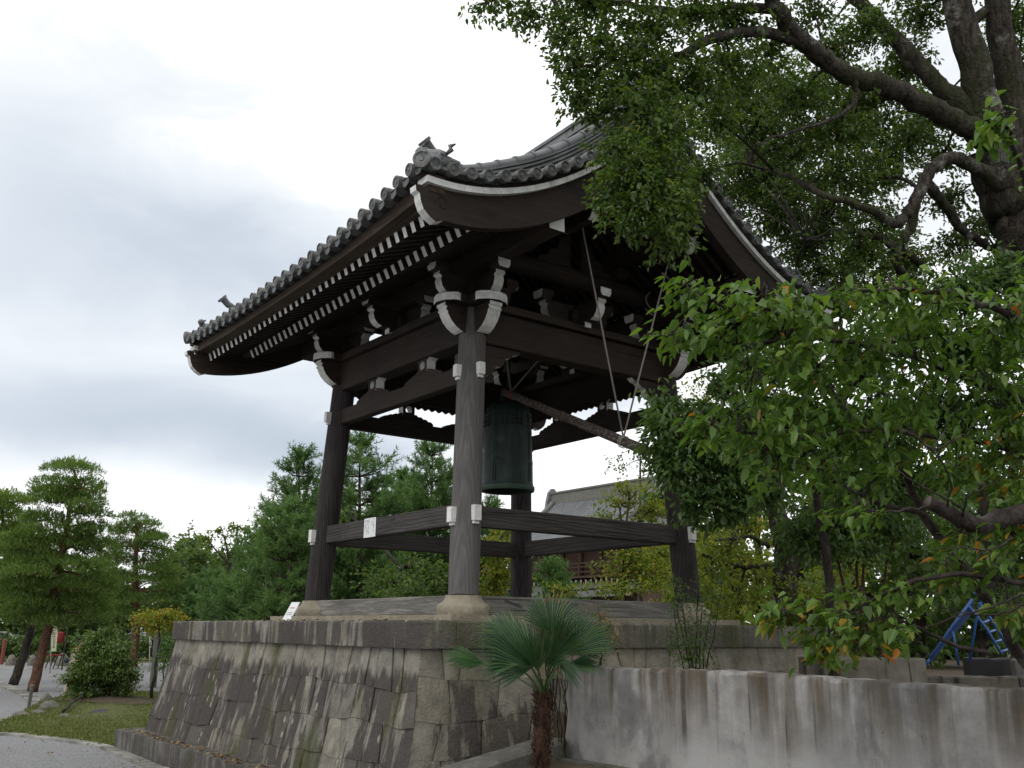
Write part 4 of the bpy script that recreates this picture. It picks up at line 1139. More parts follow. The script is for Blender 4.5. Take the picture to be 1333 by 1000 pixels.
# ---------------------------------------------------------------- foliage helpers
FH = np.array([FW[0], FW[1], 0]); FH /= np.linalg.norm(FH)
RH = np.array([FH[1], -FH[0], 0])
Zv = np.array([0, 0, 1.0])
def unit(a): return a / (np.linalg.norm(a, axis=-1, keepdims=True) + 1e-9)
def leaf_mesh(name, P, D, Nn, L, Wd, tint, mat, parent, six=False, fold=.25, droop=.15):
    """one small folded face pair per leaf: P base, D the way it points, Nn its upper side"""
    n = len(P); D = unit(D); S = unit(np.cross(D, Nn)); Nn = np.cross(S, D)
    L = np.broadcast_to(L, n)[:, None]; Wd = np.broadcast_to(Wd, n)[:, None]
    if six:
        V = np.stack([P, P + D*L*.28 - S*Wd*.46 + Nn*Wd*fold, P + D*L*.62 - S*Wd*.40 + Nn*(Wd*fold*.8 - L*droop*.4), P + D*L - Nn*L*droop,
                      P + D*L*.62 + S*Wd*.40 + Nn*(Wd*fold*.8 - L*droop*.4), P + D*L*.28 + S*Wd*.46 + Nn*Wd*fold], 1).reshape(-1, 3)
        b = np.arange(n)[:, None] * 6
        Fc = np.concatenate([b + np.array([0, 1, 2, 3]), b + np.array([0, 3, 4, 5])])
    else:
        V = np.stack([P, P + D*L*.45 - S*Wd*.5 + Nn*Wd*fold, P + D*L - Nn*L*droop, P + D*L*.45 + S*Wd*.5 + Nn*Wd*fold], 1).reshape(-1, 3)
        b = np.arange(n)[:, None] * 4
        Fc = np.concatenate([b + np.array([0, 1, 2]), b + np.array([0, 2, 3])])
    return big_mesh(name, V, Fc, mat, parent, np.concatenate([tint, tint]))

def ball(n, bias=2.2):
    d = unit(rng.normal(size=(n, 3))); return d * (rng.random((n, 1)) ** (1 / bias))
def px_clump(u, v, d, ru, rv, rd=None):
    """centre and half-axes (m) of a clump that stands d metres deep"""
    c = at(u, v, d); k = d / F
    return c, ru * k, rv * k, (rd if rd else (ru + rv) / 2 * k)
def fill(clumps, density, per, spread, jag=.25):
    """twig points through the clumps; returns leaf points, outward directions, relative height in the clump"""
    PP, OO = [], []
    for (c, a, b_, e) in clumps:
        nt_ = max(3, int(density * a * b_ * (1 + .4 * rnd.random())))
        q = ball(nt_, 2.0) * (1 + jag * rng.normal(size=(nt_, 1)))
        tw = c + RH * q[:, :1] * a + FH * q[:, 1:2] * e + Zv * q[:, 2:] * b_
        out = unit(RH * q[:, :1] + FH * q[:, 1:2] + Zv * (q[:, 2:] * .4 - .1) + rng.normal(0, .35, (nt_, 3)))
        p = np.repeat(tw, per, 0); o = np.repeat(out, per, 0)
        t = rng.random((len(p), 1))
        p = p + o * (t - .5) * spread * 2.2 + rng.normal(0, spread * .32, p.shape)
        PP.append(p); OO.append(o)
    return np.concatenate(PP), np.concatenate(OO)
def broad(name, clumps, mat, parent, density, per, spread, L, ar=.5, droop=.35, six=False, tmean=.45, tsd=.22, flat=.6, jag=.25, tshift=None):
    P, O = fill(clumps, density, per, spread, jag)
    n = len(P)
    D = O + rng.normal(0, .75, (n, 3)); D[:, 2] -= droop
    Nn = rng.normal(0, flat, (n, 3)) + Zv
    Ls = L * rng.uniform(.65, 1.2, n)
    t = np.clip(rng.normal(tmean, tsd, n), 0, 1)
    if tshift is not None: t = np.clip(t + tshift(P), 0, 1)
    return leaf_mesh(name, P, D, Nn, Ls, Ls * ar, t, mat, parent, six)
def path(pts, n=6, wob=0.0):
    """smooth curve through the points"""
    P = [np.array(p, float) for p in pts]; P = [2 * P[0] - P[1]] + P + [2 * P[-1] - P[-2]]; out = []
    for i in range(1, len(P) - 2):
        for k in range(n):
            t = k / n; a, b, c, d = P[i-1:i+3]
            out.append(.5 * ((2*b) + (-a + c)*t + (2*a - 5*b + 4*c - d)*t*t + (-a + 3*b - 3*c + d)*t**3))
    out.append(P[-2])
    if wob: out = [o if i in (0, len(out) - 1) else o + rng.normal(0, wob, 3) for i, o in enumerate(out)]
    return out
def limb(b, pts, r0, r1, n=6, sides=9, wob=0.0, rough=.10, pw=1.0):
    p = path(pts, n, wob); k = len(p)
    b.tube(p, [r0 + (r1 - r0) * (i / (k - 1)) ** pw for i in range(k)], sides, 0, True, None, rough)
    return p
def twigs_to(b, limbs, clumps, r=.02, n_sub=3):
    """thin branches from the nearest limb point into each clump"""
    allp = np.array([q for l in limbs for q in l])
    for (c, a, b_, e) in clumps:
        i = np.argmin(np.linalg.norm(allp - c, axis=1)); s = allp[i]
        m_ = (s + c) / 2 + rng.normal(0, .12, 3) * min(1.0, np.linalg.norm(c - s) * .3) + np.array((0, 0, .08))
        rr = r * rnd.uniform(.7, 1.2)
        limb(b, [s, m_, c], rr, rr * .45, 4, 6, .0, 0)
        for _ in range(n_sub):
            q = ball(1)[0]; e2 = c + (RH * q[0] * a + FH * q[1] * e + Zv * q[2] * b_) * .95
            limb(b, [m_ * .4 + c * .6, (c + e2) / 2 + rng.normal(0, .04, 3), e2], rr * .5, rr * .15, 3, 5, 0, 0)

# ---------------------------------------------------------------- the big camphor tree over the roof
cam_t = at(1440, 830, 12.2); cam_t = np.array((cam_t[0], cam_t[1], 1.0))
camphor = empty('camphor_tree', tuple(cam_t), 'huge spreading camphor tree whose leafy limbs hang over the right side of the tower roof', 'tree')
b = MB(); limbs = []
T0_ = [cam_t, at(1412, 620, 12.2), at(1385, 480, 12.1), at(1352, 360, 12.0), at(1322, 270, 12.0), at(1296, 190, 12.0), at(1268, 90, 12.1), at(1246, 0, 12.2), at(1225, -130, 12.4)]
limbs.append(limb(b, T0_[:6], .50, .33, 8, 18, .02, .14)); limbs.append(limb(b, [at(1308, 228, 12.0)] + T0_[5:], .30, .15, 6, 14, .015, .14, .45))
limbs.append(limb(b, [at(1318, 262, 12.0), at(1322, 150, 12.2), at(1306, 60, 12.3), at(1292, -60, 12.5)], .24, .14, 6, 12, .012, .14, .5))
limbs.append(limb(b, [at(1318, 215, 11.95), at(1280, 180, 11.8), at(1235, 152, 11.6), at(1170, 120, 11.3), at(1098, 93, 11.0), at(1050, 58, 10.8), at(1012, 12, 10.6), at(985, -60, 10.4)], .16, .082, 7, 12, .015, .14, .7))
limbs.append(limb(b, [at(1288, 165, 12.0), at(1240, 128, 12.1), at(1205, 95, 12.2), at(1165, 50, 12.4), at(1112, -5, 12.6), at(1070, -80, 12.8)], .14, .08, 6, 12, .015, .14, .7))
limbs.append(limb(b, [at(1310, 250, 11.9), at(1262, 214, 11.5), at(1232, 208, 11.3), at(1208, 226, 11.1), at(1190, 262, 11.0), at(1178, 284, 10.9), at(1162, 292, 10.8), at(1138, 276, 10.7), at(1108, 264, 10.6), at(1070, 254, 10.8), at(1035, 232, 11.4), at(1000, 222, 12.4), at(975, 214, 13.4)], .088, .02, 5, 10, .012, .12))
limbs.append(limb(b, [at(1208, 226, 11.1), at(1192, 262, 11.2), at(1183, 300, 11.2), at(1168, 330, 11.2), at(1172, 352, 11.3), at(1200, 372, 11.5)], .07, .042, 5, 9, .012, .12))
limbs.append(limb(b, [at(1208, 240, 11.3), at(1232, 270, 11.6), at(1252, 300, 11.8), at(1275, 312, 12.0), at(1300, 330, 12.2)], .07, .04, 5, 8, .012, .1))
limbs.append(limb(b, [at(1200, 345, 11.4), at(1165, 320, 11.2), at(1130, 305, 11.0), at(1090, 300, 12.4), at(1050, 312, 14.5)], .05, .015, 5, 7, .015, .1))
limbs.append(limb(b, [at(1050, 58, 10.8), at(990, 40, 10.6), at(930, 50, 10.4), at(890, 70, 10.2), at(850, 105, 10.1), at(838, 170, 9.8), at(830, 230, 9.6)], .07, .02, 5, 8, .012, .1))
limbs.append(limb(b, [at(1012, 12, 10.6), at(950, 10, 10.6), at(880, 15, 10.5), at(800, 5, 10.4), at(720, -5, 10.3), at(640, -15, 10.2)], .06, .015, 5, 7, .012, .1))
limbs.append(limb(b, [at(1250, 40, 12.2), at(1290, 10, 12.4), at(1340, -20, 12.6)], .08, .05, 5, 8))
limbs.append(limb(b, [at(1110, 100, 11.0), at(1115, 125, 11.0), at(1095, 150, 10.9), at(1040, 170, 10.7), at(980, 190, 10.4)], .04, .012, 5, 7, .012, .1))
CL = []
for (u, v, d, ru, rv) in (
    # hanging mass in front of the roof
    (835, 215, 9.5, 52, 52), (800, 190, 9.6, 28, 26), (850, 270, 9.3, 62, 44), (815, 290, 9.3, 30, 26), (868, 312, 9.2, 34, 24), (872, 232, 9.5, 38, 44), (812, 240, 9.4, 38, 40), (870, 180, 9.7, 50, 40), (885, 296, 9.4, 20, 24), (786, 252, 9.4, 15, 16), (880, 268, 9.5, 26, 34),
    # the roof-top fringe
    (640, 6, 10.2, 34, 16), (690, 18, 10.2, 40, 26), (735, 40, 10.1, 34, 34), (745, 85, 10.0, 34, 30), (752, 125, 10.0, 28, 24), (775, 150, 9.9, 26, 14), (790, 55, 10.1, 48, 44), (800, 110, 10.0, 50, 42), (850, 35, 10.2, 50, 38), (850, 90, 10.1, 50, 40), (840, 140, 9.8, 56, 36), (770, 5, 10.3, 60, 28),
    (940, 250, 17.5, 40, 40), (916, 226, 12.6, 26, 22), (985, 250, 17.0, 50, 44), (960, 190, 17.0, 46, 40), (1010, 215, 16.5, 50, 40), (1085, 270, 15.5, 54, 40), (1140, 300, 15.0, 50, 40), (1110, 150, 14.5, 54, 44), (1060, 110, 14.5, 54, 44), (1160, 200, 14.6, 50, 44), (1010, 120, 14.0, 50, 44), (1100, 380, 16, 60, 26), (1180, 340, 15, 50, 34), (1030, 375, 17, 40, 22), (950, 130, 14, 50, 40), (1210, 150, 14.5, 34, 44), (1150, 120, 14, 50, 40),
    (905, 20, 10.5, 46, 34), (900, 100, 10.3, 48, 44), (960, 25, 10.7, 44, 30), (950, 95, 10.6, 52, 46), (925, 150, 12.0, 50, 36), (985, 160, 13.7, 44, 40), (968, 214, 16.2, 40, 36), (1000, 70, 11.0, 30, 34),
    (1040, 130, 11.3, 48, 36), (1035, 190, 14.0, 52, 40), (1095, 175, 11.4, 52, 40), (1090, 225, 11.2, 52, 36), (1030, 255, 16.0, 48, 34), (1010, 290, 16.6, 40, 32), (1060, 310, 16.2, 54, 40), (1120, 330, 11.2, 52, 36), (1075, 358, 16.2, 40, 26), (1140, 235, 11.5, 36, 30), (1125, 40, 12.2, 44, 34), (1060, 20, 11.6, 28, 26), (1180, 80, 12.8, 34, 36), (1200, 20, 12.9, 40, 26), (1190, 170, 12.4, 40, 30), (1230, 200, 12.9, 30, 26),
    (1310, 30, 13.4, 34, 40), (1325, 95, 13.4, 24, 34), (1235, 262, 12.6, 34, 26), (1150, 378, 11.6, 40, 22), (1245, 320, 12.8, 40, 20), (1090, 60, 12.6, 26, 24), (1275, 290, 13.2, 26, 18), (1040, 335, 16.8, 30, 22),
    # out of the picture, so the crown does not stop at its edge
    (900, -60, 10.6, 90, 50), (1050, -60, 11.2, 90, 50), (1200, -70, 12.4, 90, 60), (760, -50, 10.4, 80, 36), (1400, 60, 13, 70, 80), (1420, 220, 12.6, 60, 70)):
    CL.append(px_clump(u, v, d, ru, rv, max(.30, (ru + rv) / 2 * d / F * 1.1)))
twigs_to(b, limbs, CL, .022, 3)
b.build('trunk', B_CAMPHOR, camphor, True)
broad('crown', CL, L_CAMPHOR, camphor, 900, 9, .085, .064, .52, .35, True, .45, .26)

# ---------------------------------------------------------------- evergreen with small dark leaves, in front of the right column
ev = at(1085, 900, 11.0); ev = np.array((ev[0], ev[1], 1.0))
everg = empty('evergreen_tree', tuple(ev), 'dark evergreen tree with small glossy leaves drooping beside the right column', 'tree')
b = MB(); limbs = []
limbs.append(limb(b, [ev, at(1080, 760, 10.8), at(1060, 640, 10.6), at(1030, 560, 10.4), at(980, 510, 10.2), at(930, 500, 10.0)], .055, .02, 5, 8, .01))
limbs.append(limb(b, [at(1060, 640, 10.6), at(1100, 520, 10.9), at(1180, 420, 11.0), at(1260, 360, 11.0)], .07, .03, 5, 8, .01))
limbs.append(limb(b, [at(1040, 600, 10.4), at(980, 585, 10.0), at(920, 575, 9.8), at(880, 580, 9.7)], .04, .012, 5, 7, .01))
CE = [px_clump(*q, max(.25, (q[3] + q[4]) / 2 * q[2] / F)) for q in (
    (865, 530, 9.8, 26, 26), (880, 575, 9.7, 38, 34), (890, 620, 9.7, 36, 30), (925, 545, 9.9, 36, 30), (930, 590, 9.8, 40, 36), (925, 640, 9.8, 34, 30), (960, 570, 10.0, 36, 40), (955, 620, 9.9, 30, 30), (905, 665, 9.8, 22, 18), (945, 672, 9.9, 20, 22), (990, 540, 10.2, 40, 34), (1000, 600, 10.2, 40, 40), (980, 480, 10.2, 40, 30), (945, 500, 10.0, 30, 24), (1040, 470, 10.4, 40, 34), (1000, 640, 10.1, 34, 24), (960, 655, 9.9, 28, 20), (862, 560, 9.7, 22, 24), (868, 600, 9.7, 24, 22), (1060, 560, 10.6, 46, 40),
    (1120, 470, 10.9, 50, 40), (1190, 430, 11.0, 54, 40), (1250, 380, 11.0, 54, 36), (1300, 360, 11.2, 40, 32), (1320, 430, 11.2, 34, 40), (1260, 460, 11.2, 50, 44), (1150, 550, 11.0, 56, 50), (1060, 700, 11.2, 56, 32), (1100, 690, 11.3, 40, 30), (1120, 640, 11.2, 50, 40), (1240, 540, 11.4, 60, 50), (1180, 630, 11.6, 50, 40), (1310, 530, 11.4, 44, 50), (1380, 440, 11.4, 50, 60))]
twigs_to(b, limbs, CE, .015, 2)
b.build('trunk', B_DARK, everg, True)
broad('crown', CE, L_OAK, everg, 1050, 9, .085, .080, .50, .55, True, .42, .24)

# ---------------------------------------------------------------- cherry tree at the right: big drooping leaves turning yellow below
ch = at(1452, 1010, 6.2); ch = np.array((ch[0], ch[1], 1.0))
cherry = empty('cherry_tree', tuple(ch), 'cherry tree with broad green leaves turning yellow and one sawn-off limb at the right edge', 'tree')
b = MB(); limbs = []
limbs.append(limb(b, [ch, at(1440, 860, 6.2), at(1418, 740, 6.1), at(1410, 660, 6.1), at(1430, 560, 6.2), at(1440, 420, 6.3)], .17, .10, 6, 12, .006))
cut = [at(1412, 665, 6.1), at(1370, 655, 5.95), at(1333, 668, 5.85), at(1300, 676, 5.75), at(1276, 684, 5.7), at(1250, 676, 5.65), at(1230, 664, 5.62), at(1207, 653, 5.6)]
p_ = path(cut, 4); b.tube(p_, [.066 - .028 * (i / (len(p_) - 1)) + (.010 if i in (len(p_) - 9, len(p_) - 17) else 0) for i in range(len(p_))], 12, 0, True, 1, .16); limbs.append(p_)
dg = [at(1400, 900, 6.4), at(1335, 862, 6.6), at(1290, 790, 6.6), at(1245, 730, 6.5), at(1205, 670, 6.5), at(1165, 600, 6.4), at(1125, 560, 6.3), at(1085, 515, 6.2), at(1060, 470, 6.1), at(1025, 440, 5.9), at(975, 415, 5.7), at(925, 388, 5.5), at(862, 356, 5.3)]
limbs.append(limb(b, dg, .042, .005, 5, 8, .006))
for pts, r0 in (
    ([at(1440, 500, 6.3), at(1360, 440, 6.2), at(1290, 400, 6.0), at(1220, 380, 5.9), at(1130, 378, 5.8), at(1060, 395, 5.7), at(1000, 385, 5.6)], .028),
    ([at(1430, 560, 6.2), at(1330, 520, 6.3), at(1230, 480, 6.2), at(1130, 450, 6.0), at(1040, 440, 5.8), at(960, 450, 5.6), at(900, 438, 5.45), at(838, 436, 5.35)], .025),
    ([at(1410, 640, 6.1), at(1330, 590, 6.2), at(1230, 570, 6.1), at(1130, 560, 5.9), at(1040, 570, 5.7), at(960, 560, 5.5), at(885, 552, 5.4)], .022),
    ([at(1205, 670, 6.5), at(1150, 655, 6.2), at(1090, 628, 5.9), at(1030, 600, 5.7), at(985, 590, 5.6)], .02),
    ([at(1410, 780, 6.2), at(1333, 760, 5.8), at(1250, 748, 5.6), at(1180, 760, 5.5), at(1120, 790, 5.5), at(1060, 800, 5.4), at(1005, 798, 5.4)], .022),
    ([at(1290, 852, 5.6), at(1240, 838, 5.6), at(1190, 815, 5.6), at(1140, 805, 5.5), at(1095, 830, 5.5), at(1070, 850, 5.45)], .014),
    ([at(1207, 660, 5.6), at(1170, 664, 5.5), at(1120, 666, 5.5), at(1060, 668, 5.4)], .009),
    ([at(1440, 450, 6.3), at(1370, 330, 6.0), at(1333, 230, 5.2), at(1310, 165, 5.0), at(1285, 158, 4.95)], .03)):
    limbs.append(limb(b, pts, r0, .004, 5, 7, .006))
# bare grey twigs round the sawn limb
for pts in ([(1253, 672, 5.6), (1262, 645, 5.5), (1290, 630, 5.45), (1330, 600, 5.4)], [(1232, 662, 5.6), (1238, 630, 5.5), (1225, 600, 5.45), (1214, 585, 5.4), (1230, 560, 5.4)], [(1250, 660, 5.6), (1215, 640, 5.5), (1180, 622, 5.45), (1162, 600, 5.4)],
            [(1214, 588, 5.45), (1240, 575, 5.4), (1262, 562, 5.4)], [(1340, 770, 5.3), (1290, 790, 5.2), (1240, 805, 5.2), (1200, 818, 5.2)], [(1335, 785, 5.2), (1300, 800, 5.2), (1265, 800, 5.2), (1225, 790, 5.2)], [(1318, 700, 5.5), (1290, 716, 5.4), (1250, 712, 5.4), (1215, 716, 5.4)], [(1215, 588, 5.45), (1190, 568, 5.4), (1165, 552, 5.4)]):
    limb(b, [at(*q) for q in pts], .008, .0025, 5, 5, .004, 0)
CC = [px_clump(q[0] + du * q[3], q[1] + dv * q[4], q[2] + rnd.uniform(-.15, .15), q[3] * .85, q[4] * .42, max(.22, (q[3] + q[4]) / 2 * q[2] / F * 1.2)) for q in (
    (905, 385, 5.45, 34, 14), (960, 400, 5.6, 46, 20), (885, 438, 5.4, 28, 10), (945, 440, 5.55, 44, 20), (1000, 400, 5.6, 40, 22), (1040, 400, 5.7, 46, 24), (1100, 395, 5.8, 46, 24), (1160, 385, 5.9, 50, 24), (1030, 450, 5.8, 56, 28), (1110, 450, 6.0, 60, 32), (1190, 440, 6.1, 60, 34), (1225, 390, 5.95, 36, 22), (1290, 470, 6.2, 50, 40), (1300, 410, 6.1, 40, 26),
    (920, 560, 5.5, 30, 14), (965, 545, 5.6, 40, 22), (1000, 580, 5.65, 40, 26), (1040, 545, 5.8, 50, 30), (980, 495, 5.7, 34, 20), (1060, 500, 6.0, 60, 30), (1110, 560, 6.0, 56, 34), (1180, 520, 6.2, 60, 38), (1080, 612, 5.9, 44, 18), (1150, 612, 6.1, 46, 24), (1250, 590, 6.2, 56, 36), (1310, 560, 6.2, 44, 34), (1320, 620, 6.1, 34, 30), (1020, 620, 5.7, 34, 18), (1255, 700, 5.8, 24, 8), (1120, 668, 5.5, 34, 8),
    (1240, 742, 5.7, 34, 9), (1295, 735, 5.7, 34, 12), (1185, 775, 5.6, 30, 9), (1120, 795, 5.5, 40, 20), (1060, 800, 5.4, 40, 18), (1110, 830, 5.5, 36, 16), (1075, 845, 5.45, 22, 14), (1160, 820, 5.6, 34, 16), (1015, 800, 5.4, 24, 12), (1320, 690, 5.8, 30, 24), (1318, 795, 5.6, 18, 8),
    (1305, 160, 4.95, 26, 14), (1380, 350, 6.2, 50, 50), (1400, 500, 6.2, 50, 60), (1390, 700, 6, 40, 60)) for (du, dv) in ((-.2, -.6), (.25, .05), (-.1, .65))]
P_, O_ = [], []
def drop_leaves(pts, k, out):
    for _ in range(k): pass
twigs_to(b, limbs, CC, .008, 4)
b.build('trunk', [B_CHERRY, plain('sawn_wood', (.11, .09, .078), .9)], cherry, True)
P, O = fill(CC, 690, 7, .09, .15)
# sprays along the outer ends of the long boughs
for l in limbs[2:11]:
    l = np.array(l); k = len(l); s = l[int(k * .45):]
    for q, nx in zip(s[:-1], s[1:]):
        for _ in range(4):
            P = np.concatenate([P, [q + (nx - q) * rnd.random() + rng.normal(0, .02, 3)]]); O = np.concatenate([O, [unit(nx - q)]])
n = len(P)
D = O * .7 - RH * .35 + rng.normal(0, .55, (n, 3)); D[:, 2] = -np.abs(rng.normal(.35, .35, n))
Nn = rng.normal(0, .32, (n, 3)) + Zv
Ls = .088 * rng.uniform(.55, 1.15, n)
V_ = 500 - F * ((P - CAM) @ UP) / ((P - CAM) @ FW)      # lower leaves turn first: how far the leaf hangs below the crown's top
hz = P[:, 2]
U_ = (P - CAM) @ RT / ((P - CAM) @ FW) * F + 666
ylw = np.clip((2.3 - hz) * .30, 0, .26) + .010 + .10 * np.clip((U_ - 1180) / 120, 0, 1) * (hz < 3.3)
tn = np.clip(rng.normal(.45, .2, n), 0, .80)
msk = rng.random(n) < ylw
tn[msk] = rng.uniform(.82, 1.0, msk.sum())
leaf_mesh('crown', P, D, Nn, Ls, Ls * rng.uniform(.42, .62, n), tn, L_CHERRY, cherry, True, rng.uniform(.02, .34, (n, 1)), rng.uniform(.02, .5, (n, 1)))

# ---------------------------------------------------------------- windmill palm
pb = np.array((-2.98, -4.72, .50))
palm = empty('fan_palm', tuple(pb), 'young fan palm with a shaggy brown trunk in front of the stone platform', 'palm')
b = MB()
tp = np.array((-2.945, -4.72, 1.28))
zs = np.linspace(0, 1, 15)
b.tube([pb + (tp - pb) * t + np.array((.012 * math.sin(t * 9), 0, 0)) for t in zs], [.056 - .008 * t + .006 * math.sin(t * 40) for t in zs], 16, 0, True, None, .16)
for i in range(520):                                  # hanging fibres and old leaf bases
    t = rnd.random() ** .8; a = rnd.uniform(0, 2 * PI); c = pb + (tp - pb) * t; r = .05
    n_ = np.array((math.cos(a), math.sin(a), 0)); s = c + n_ * r
    b.tube([s, s + n_ * rnd.uniform(.01, .04) + np.array((rnd.uniform(-.03, .03), rnd.uniform(-.03, .03), rnd.uniform(.02, .06))), s + n_ * rnd.uniform(.01, .045) + np.array((rnd.uniform(-.04, .04), rnd.uniform(-.04, .04), rnd.uniform(-.08, .03)))], [.005, .004, .0015], 4)
b.build('trunk', B_PALM, palm)
def frond(hub, tipdir, face, rad, arc, nseg=25, bent=.5):
    """fan leaf: blades joined near the hub, free and slightly hanging at the tips"""
    hub = np.array(hub, float); tipdir = unit(np.array(tipdir, float)); face = np.array(face, float); face = unit(face - tipdir * (face @ tipdir)); sd = np.cross(face, tipdir)
    V = []; Fc = []; tint = []
    for i in range(nseg):
        th = -arc / 2 + arc * (i + .5) / nseg; dth = arc / nseg
        Lq = rad * (1 - .25 * abs(th / (arc / 2)) ** 2) * rnd.uniform(.93, 1.03)
        def P(r, a, up): 
            p = hub + (tipdir * math.cos(a) + sd * math.sin(a)) * r + face * up
            return p - Zv * bent * max(0, r - rad * .55) ** 2 / rad
        r1, r2, r3 = Lq * .28, Lq * .62, Lq
        k = len(V)
        pl = r1 * dth * .7
        wv = dth * .5
        cup = lambda r: .10 * r * (abs(th / (arc / 2)) ** 2) * 1.4
        V += [hub, P(r1, th - wv, -pl + cup(r1)), P(r1, th, pl + cup(r1)), P(r1, th + wv, -pl + cup(r1)),
              P(r2, th - wv * .82, -pl + cup(r2)), P(r2, th, pl * 1.4 + cup(r2)), P(r2, th + wv * .82, -pl + cup(r2)), P(r3, th + rnd.uniform(-.01, .01), cup(r3) - rnd.uniform(0, .03))]
        Fc += [(k, k+1, k+2), (k, k+2, k+3), (k+1, k+4, k+5), (k+1, k+5, k+2), (k+2, k+5, k+6), (k+2, k+6, k+3), (k+4, k+7, k+5), (k+5, k+7, k+6)]
        tint += [np.clip(rnd.gauss(.45, .24), 0, 1)] * 8
    o = big_mesh('frond', V, Fc, L_PALM, palm, tint)
    q = MB(); s = tp + np.array((rnd.uniform(-.03, .03), rnd.uniform(-.03, .03), -.04))
    q.tube(path([s, s * .55 + hub * .45 + np.array((0, 0, .05 * np.linalg.norm(hub - s))), hub + tipdir * .03], 5), .0075, 6)
    q.build('petiole', L_PALM, o, True, None, None, [.75] * len(q.f))
TO = -FH
for (u, v, d, tu, tv, fc, rad, arc) in (
    (630, 879, 9.35, -75, -18, TO * .55 + Zv * .8, .46, 1.5), (694, 884, 8.9, -70, -52, TO * .75 + Zv * .6, .66, 2.3), (700, 889, 8.85, -2, -62, TO * 1.0 + Zv * .25, .50, 1.3),
    (718, 838, 9.35, 4, -60, TO * 1.0 + Zv * .1, .48, 2.5), (734, 868, 9.1, 60, -52, TO * .85 + Zv * .3, .60, 1.5), (676, 880, 8.8, -55, 6, TO * .5 + Zv * .8, .40, 1.1), (724, 872, 8.9, 30, 30, TO * .4 + Zv * .9, .34, 1.5),
    (735, 858, 9.55, 66, -36, TO * .7 + Zv * .4, .56, 1.9), (722, 868, 8.95, 20, -66, TO * .95 + Zv * .2, .50, 1.7), (676, 850, 9.4, -62, -34, TO * .6 + Zv * .6, .50, 2.2), (742, 852, 9.5, 74, -20, TO * .6 + Zv * .6, .46, 1.8), (712, 884, 8.85, 24, -40, TO * .9 + Zv * .4, .40, 1.4), (736, 880, 9.2, 58, 2, TO * .5 + Zv * .8, .40, 1.3)):
    hub = at(u, v - 15, d - .12)
    t_ = (RT * tu - UP * tv) + FH * rnd.uniform(-30, 30)
    frond(hub, t_, fc, rad, arc)

# thin bare stems of a shrub against the wall corner, and the wispy nandina by the right column
vs_ = empty('bare_shrub', (-2.42, -4.46, .55), 'thin bare leafless stems standing between the palm and the concrete wall', 'shrub')
b = MB()
for (u0, u1) in ((733, 722), (735, 738), (731, 729), (736, 746), (729, 716)):
    s = at(u0 + rnd.uniform(-3, 3), 1000, 9.35); e = at(u1, 850 + rnd.uniform(-10, 25), 9.35)
    limb(b, [s, (s + e) / 2 + rng.normal(0, .02, 3), e], .008, .004, 6, 5, .010, 0)
b.build('stems', B_DARK, vs_, True)
def wispy(name, u, vb, vt, d, spread, label, cat, mat, nst, tm, group=None, L=.05):
    base = at(u, vb, d); base[2] = 1.0 if name != 'thin_weed' else base[2]; r = empty(name, tuple(base), label, cat, group); b = MB(); PP = []
    for i in range(nst):
        e = at(u + rnd.uniform(-spread, spread), vt + rnd.uniform(0, 30), d + rnd.uniform(-.25, .25))
        p = limb(b, [base + rng.normal(0, .02, 3), base * .5 + e * .5 + rng.normal(0, .03, 3), e], .010, .003, 5, 5, .006, 0)
        for q in p[int(len(p) * .4):]:
            for _ in range(7): PP.append(q + rng.normal(0, .07, 3))
            if rnd.random() < .6:
                e2 = q + rng.normal(0, .12, 3); limb(b, [q, (q + e2) / 2, e2], .004, .0015, 2, 4, 0, 0)
                for _ in range(16): PP.append(q + (e2 - q) * rnd.random() + rng.normal(0, .035, 3))
    b.build('stems', B_DARK, r, True); P = np.array(PP); n = len(P)
    D = rng.normal(0, 1, (n, 3)); D[:, 2] -= .4
    leaf_mesh('leaves', P, D, rng.normal(0, .5, (n, 3)) + Zv, L, L * .38, np.clip(rng.normal(tm, .25, n), 0, 1), mat, r)
wispy('nandina_shrub', 906, 862, 752, 10.9, 34, 'wispy dark green shrub in front of the foot of the right column', 'shrub', L_OAK, 8, .5)
wispy('thin_weed', 783, 868, 786, 10.6, 14, 'thin reddish weed stems growing on the coping to the right of the palm', 'weed', L_CHERRY, 4, .8, None, .04)
wispy('orange_sapling', 716, 845, 770, 10.3, 16, 'sparse sapling with orange leaf tips just behind the palm fronds', 'sapling', L_CHERRY, 4, .9, None, .04)

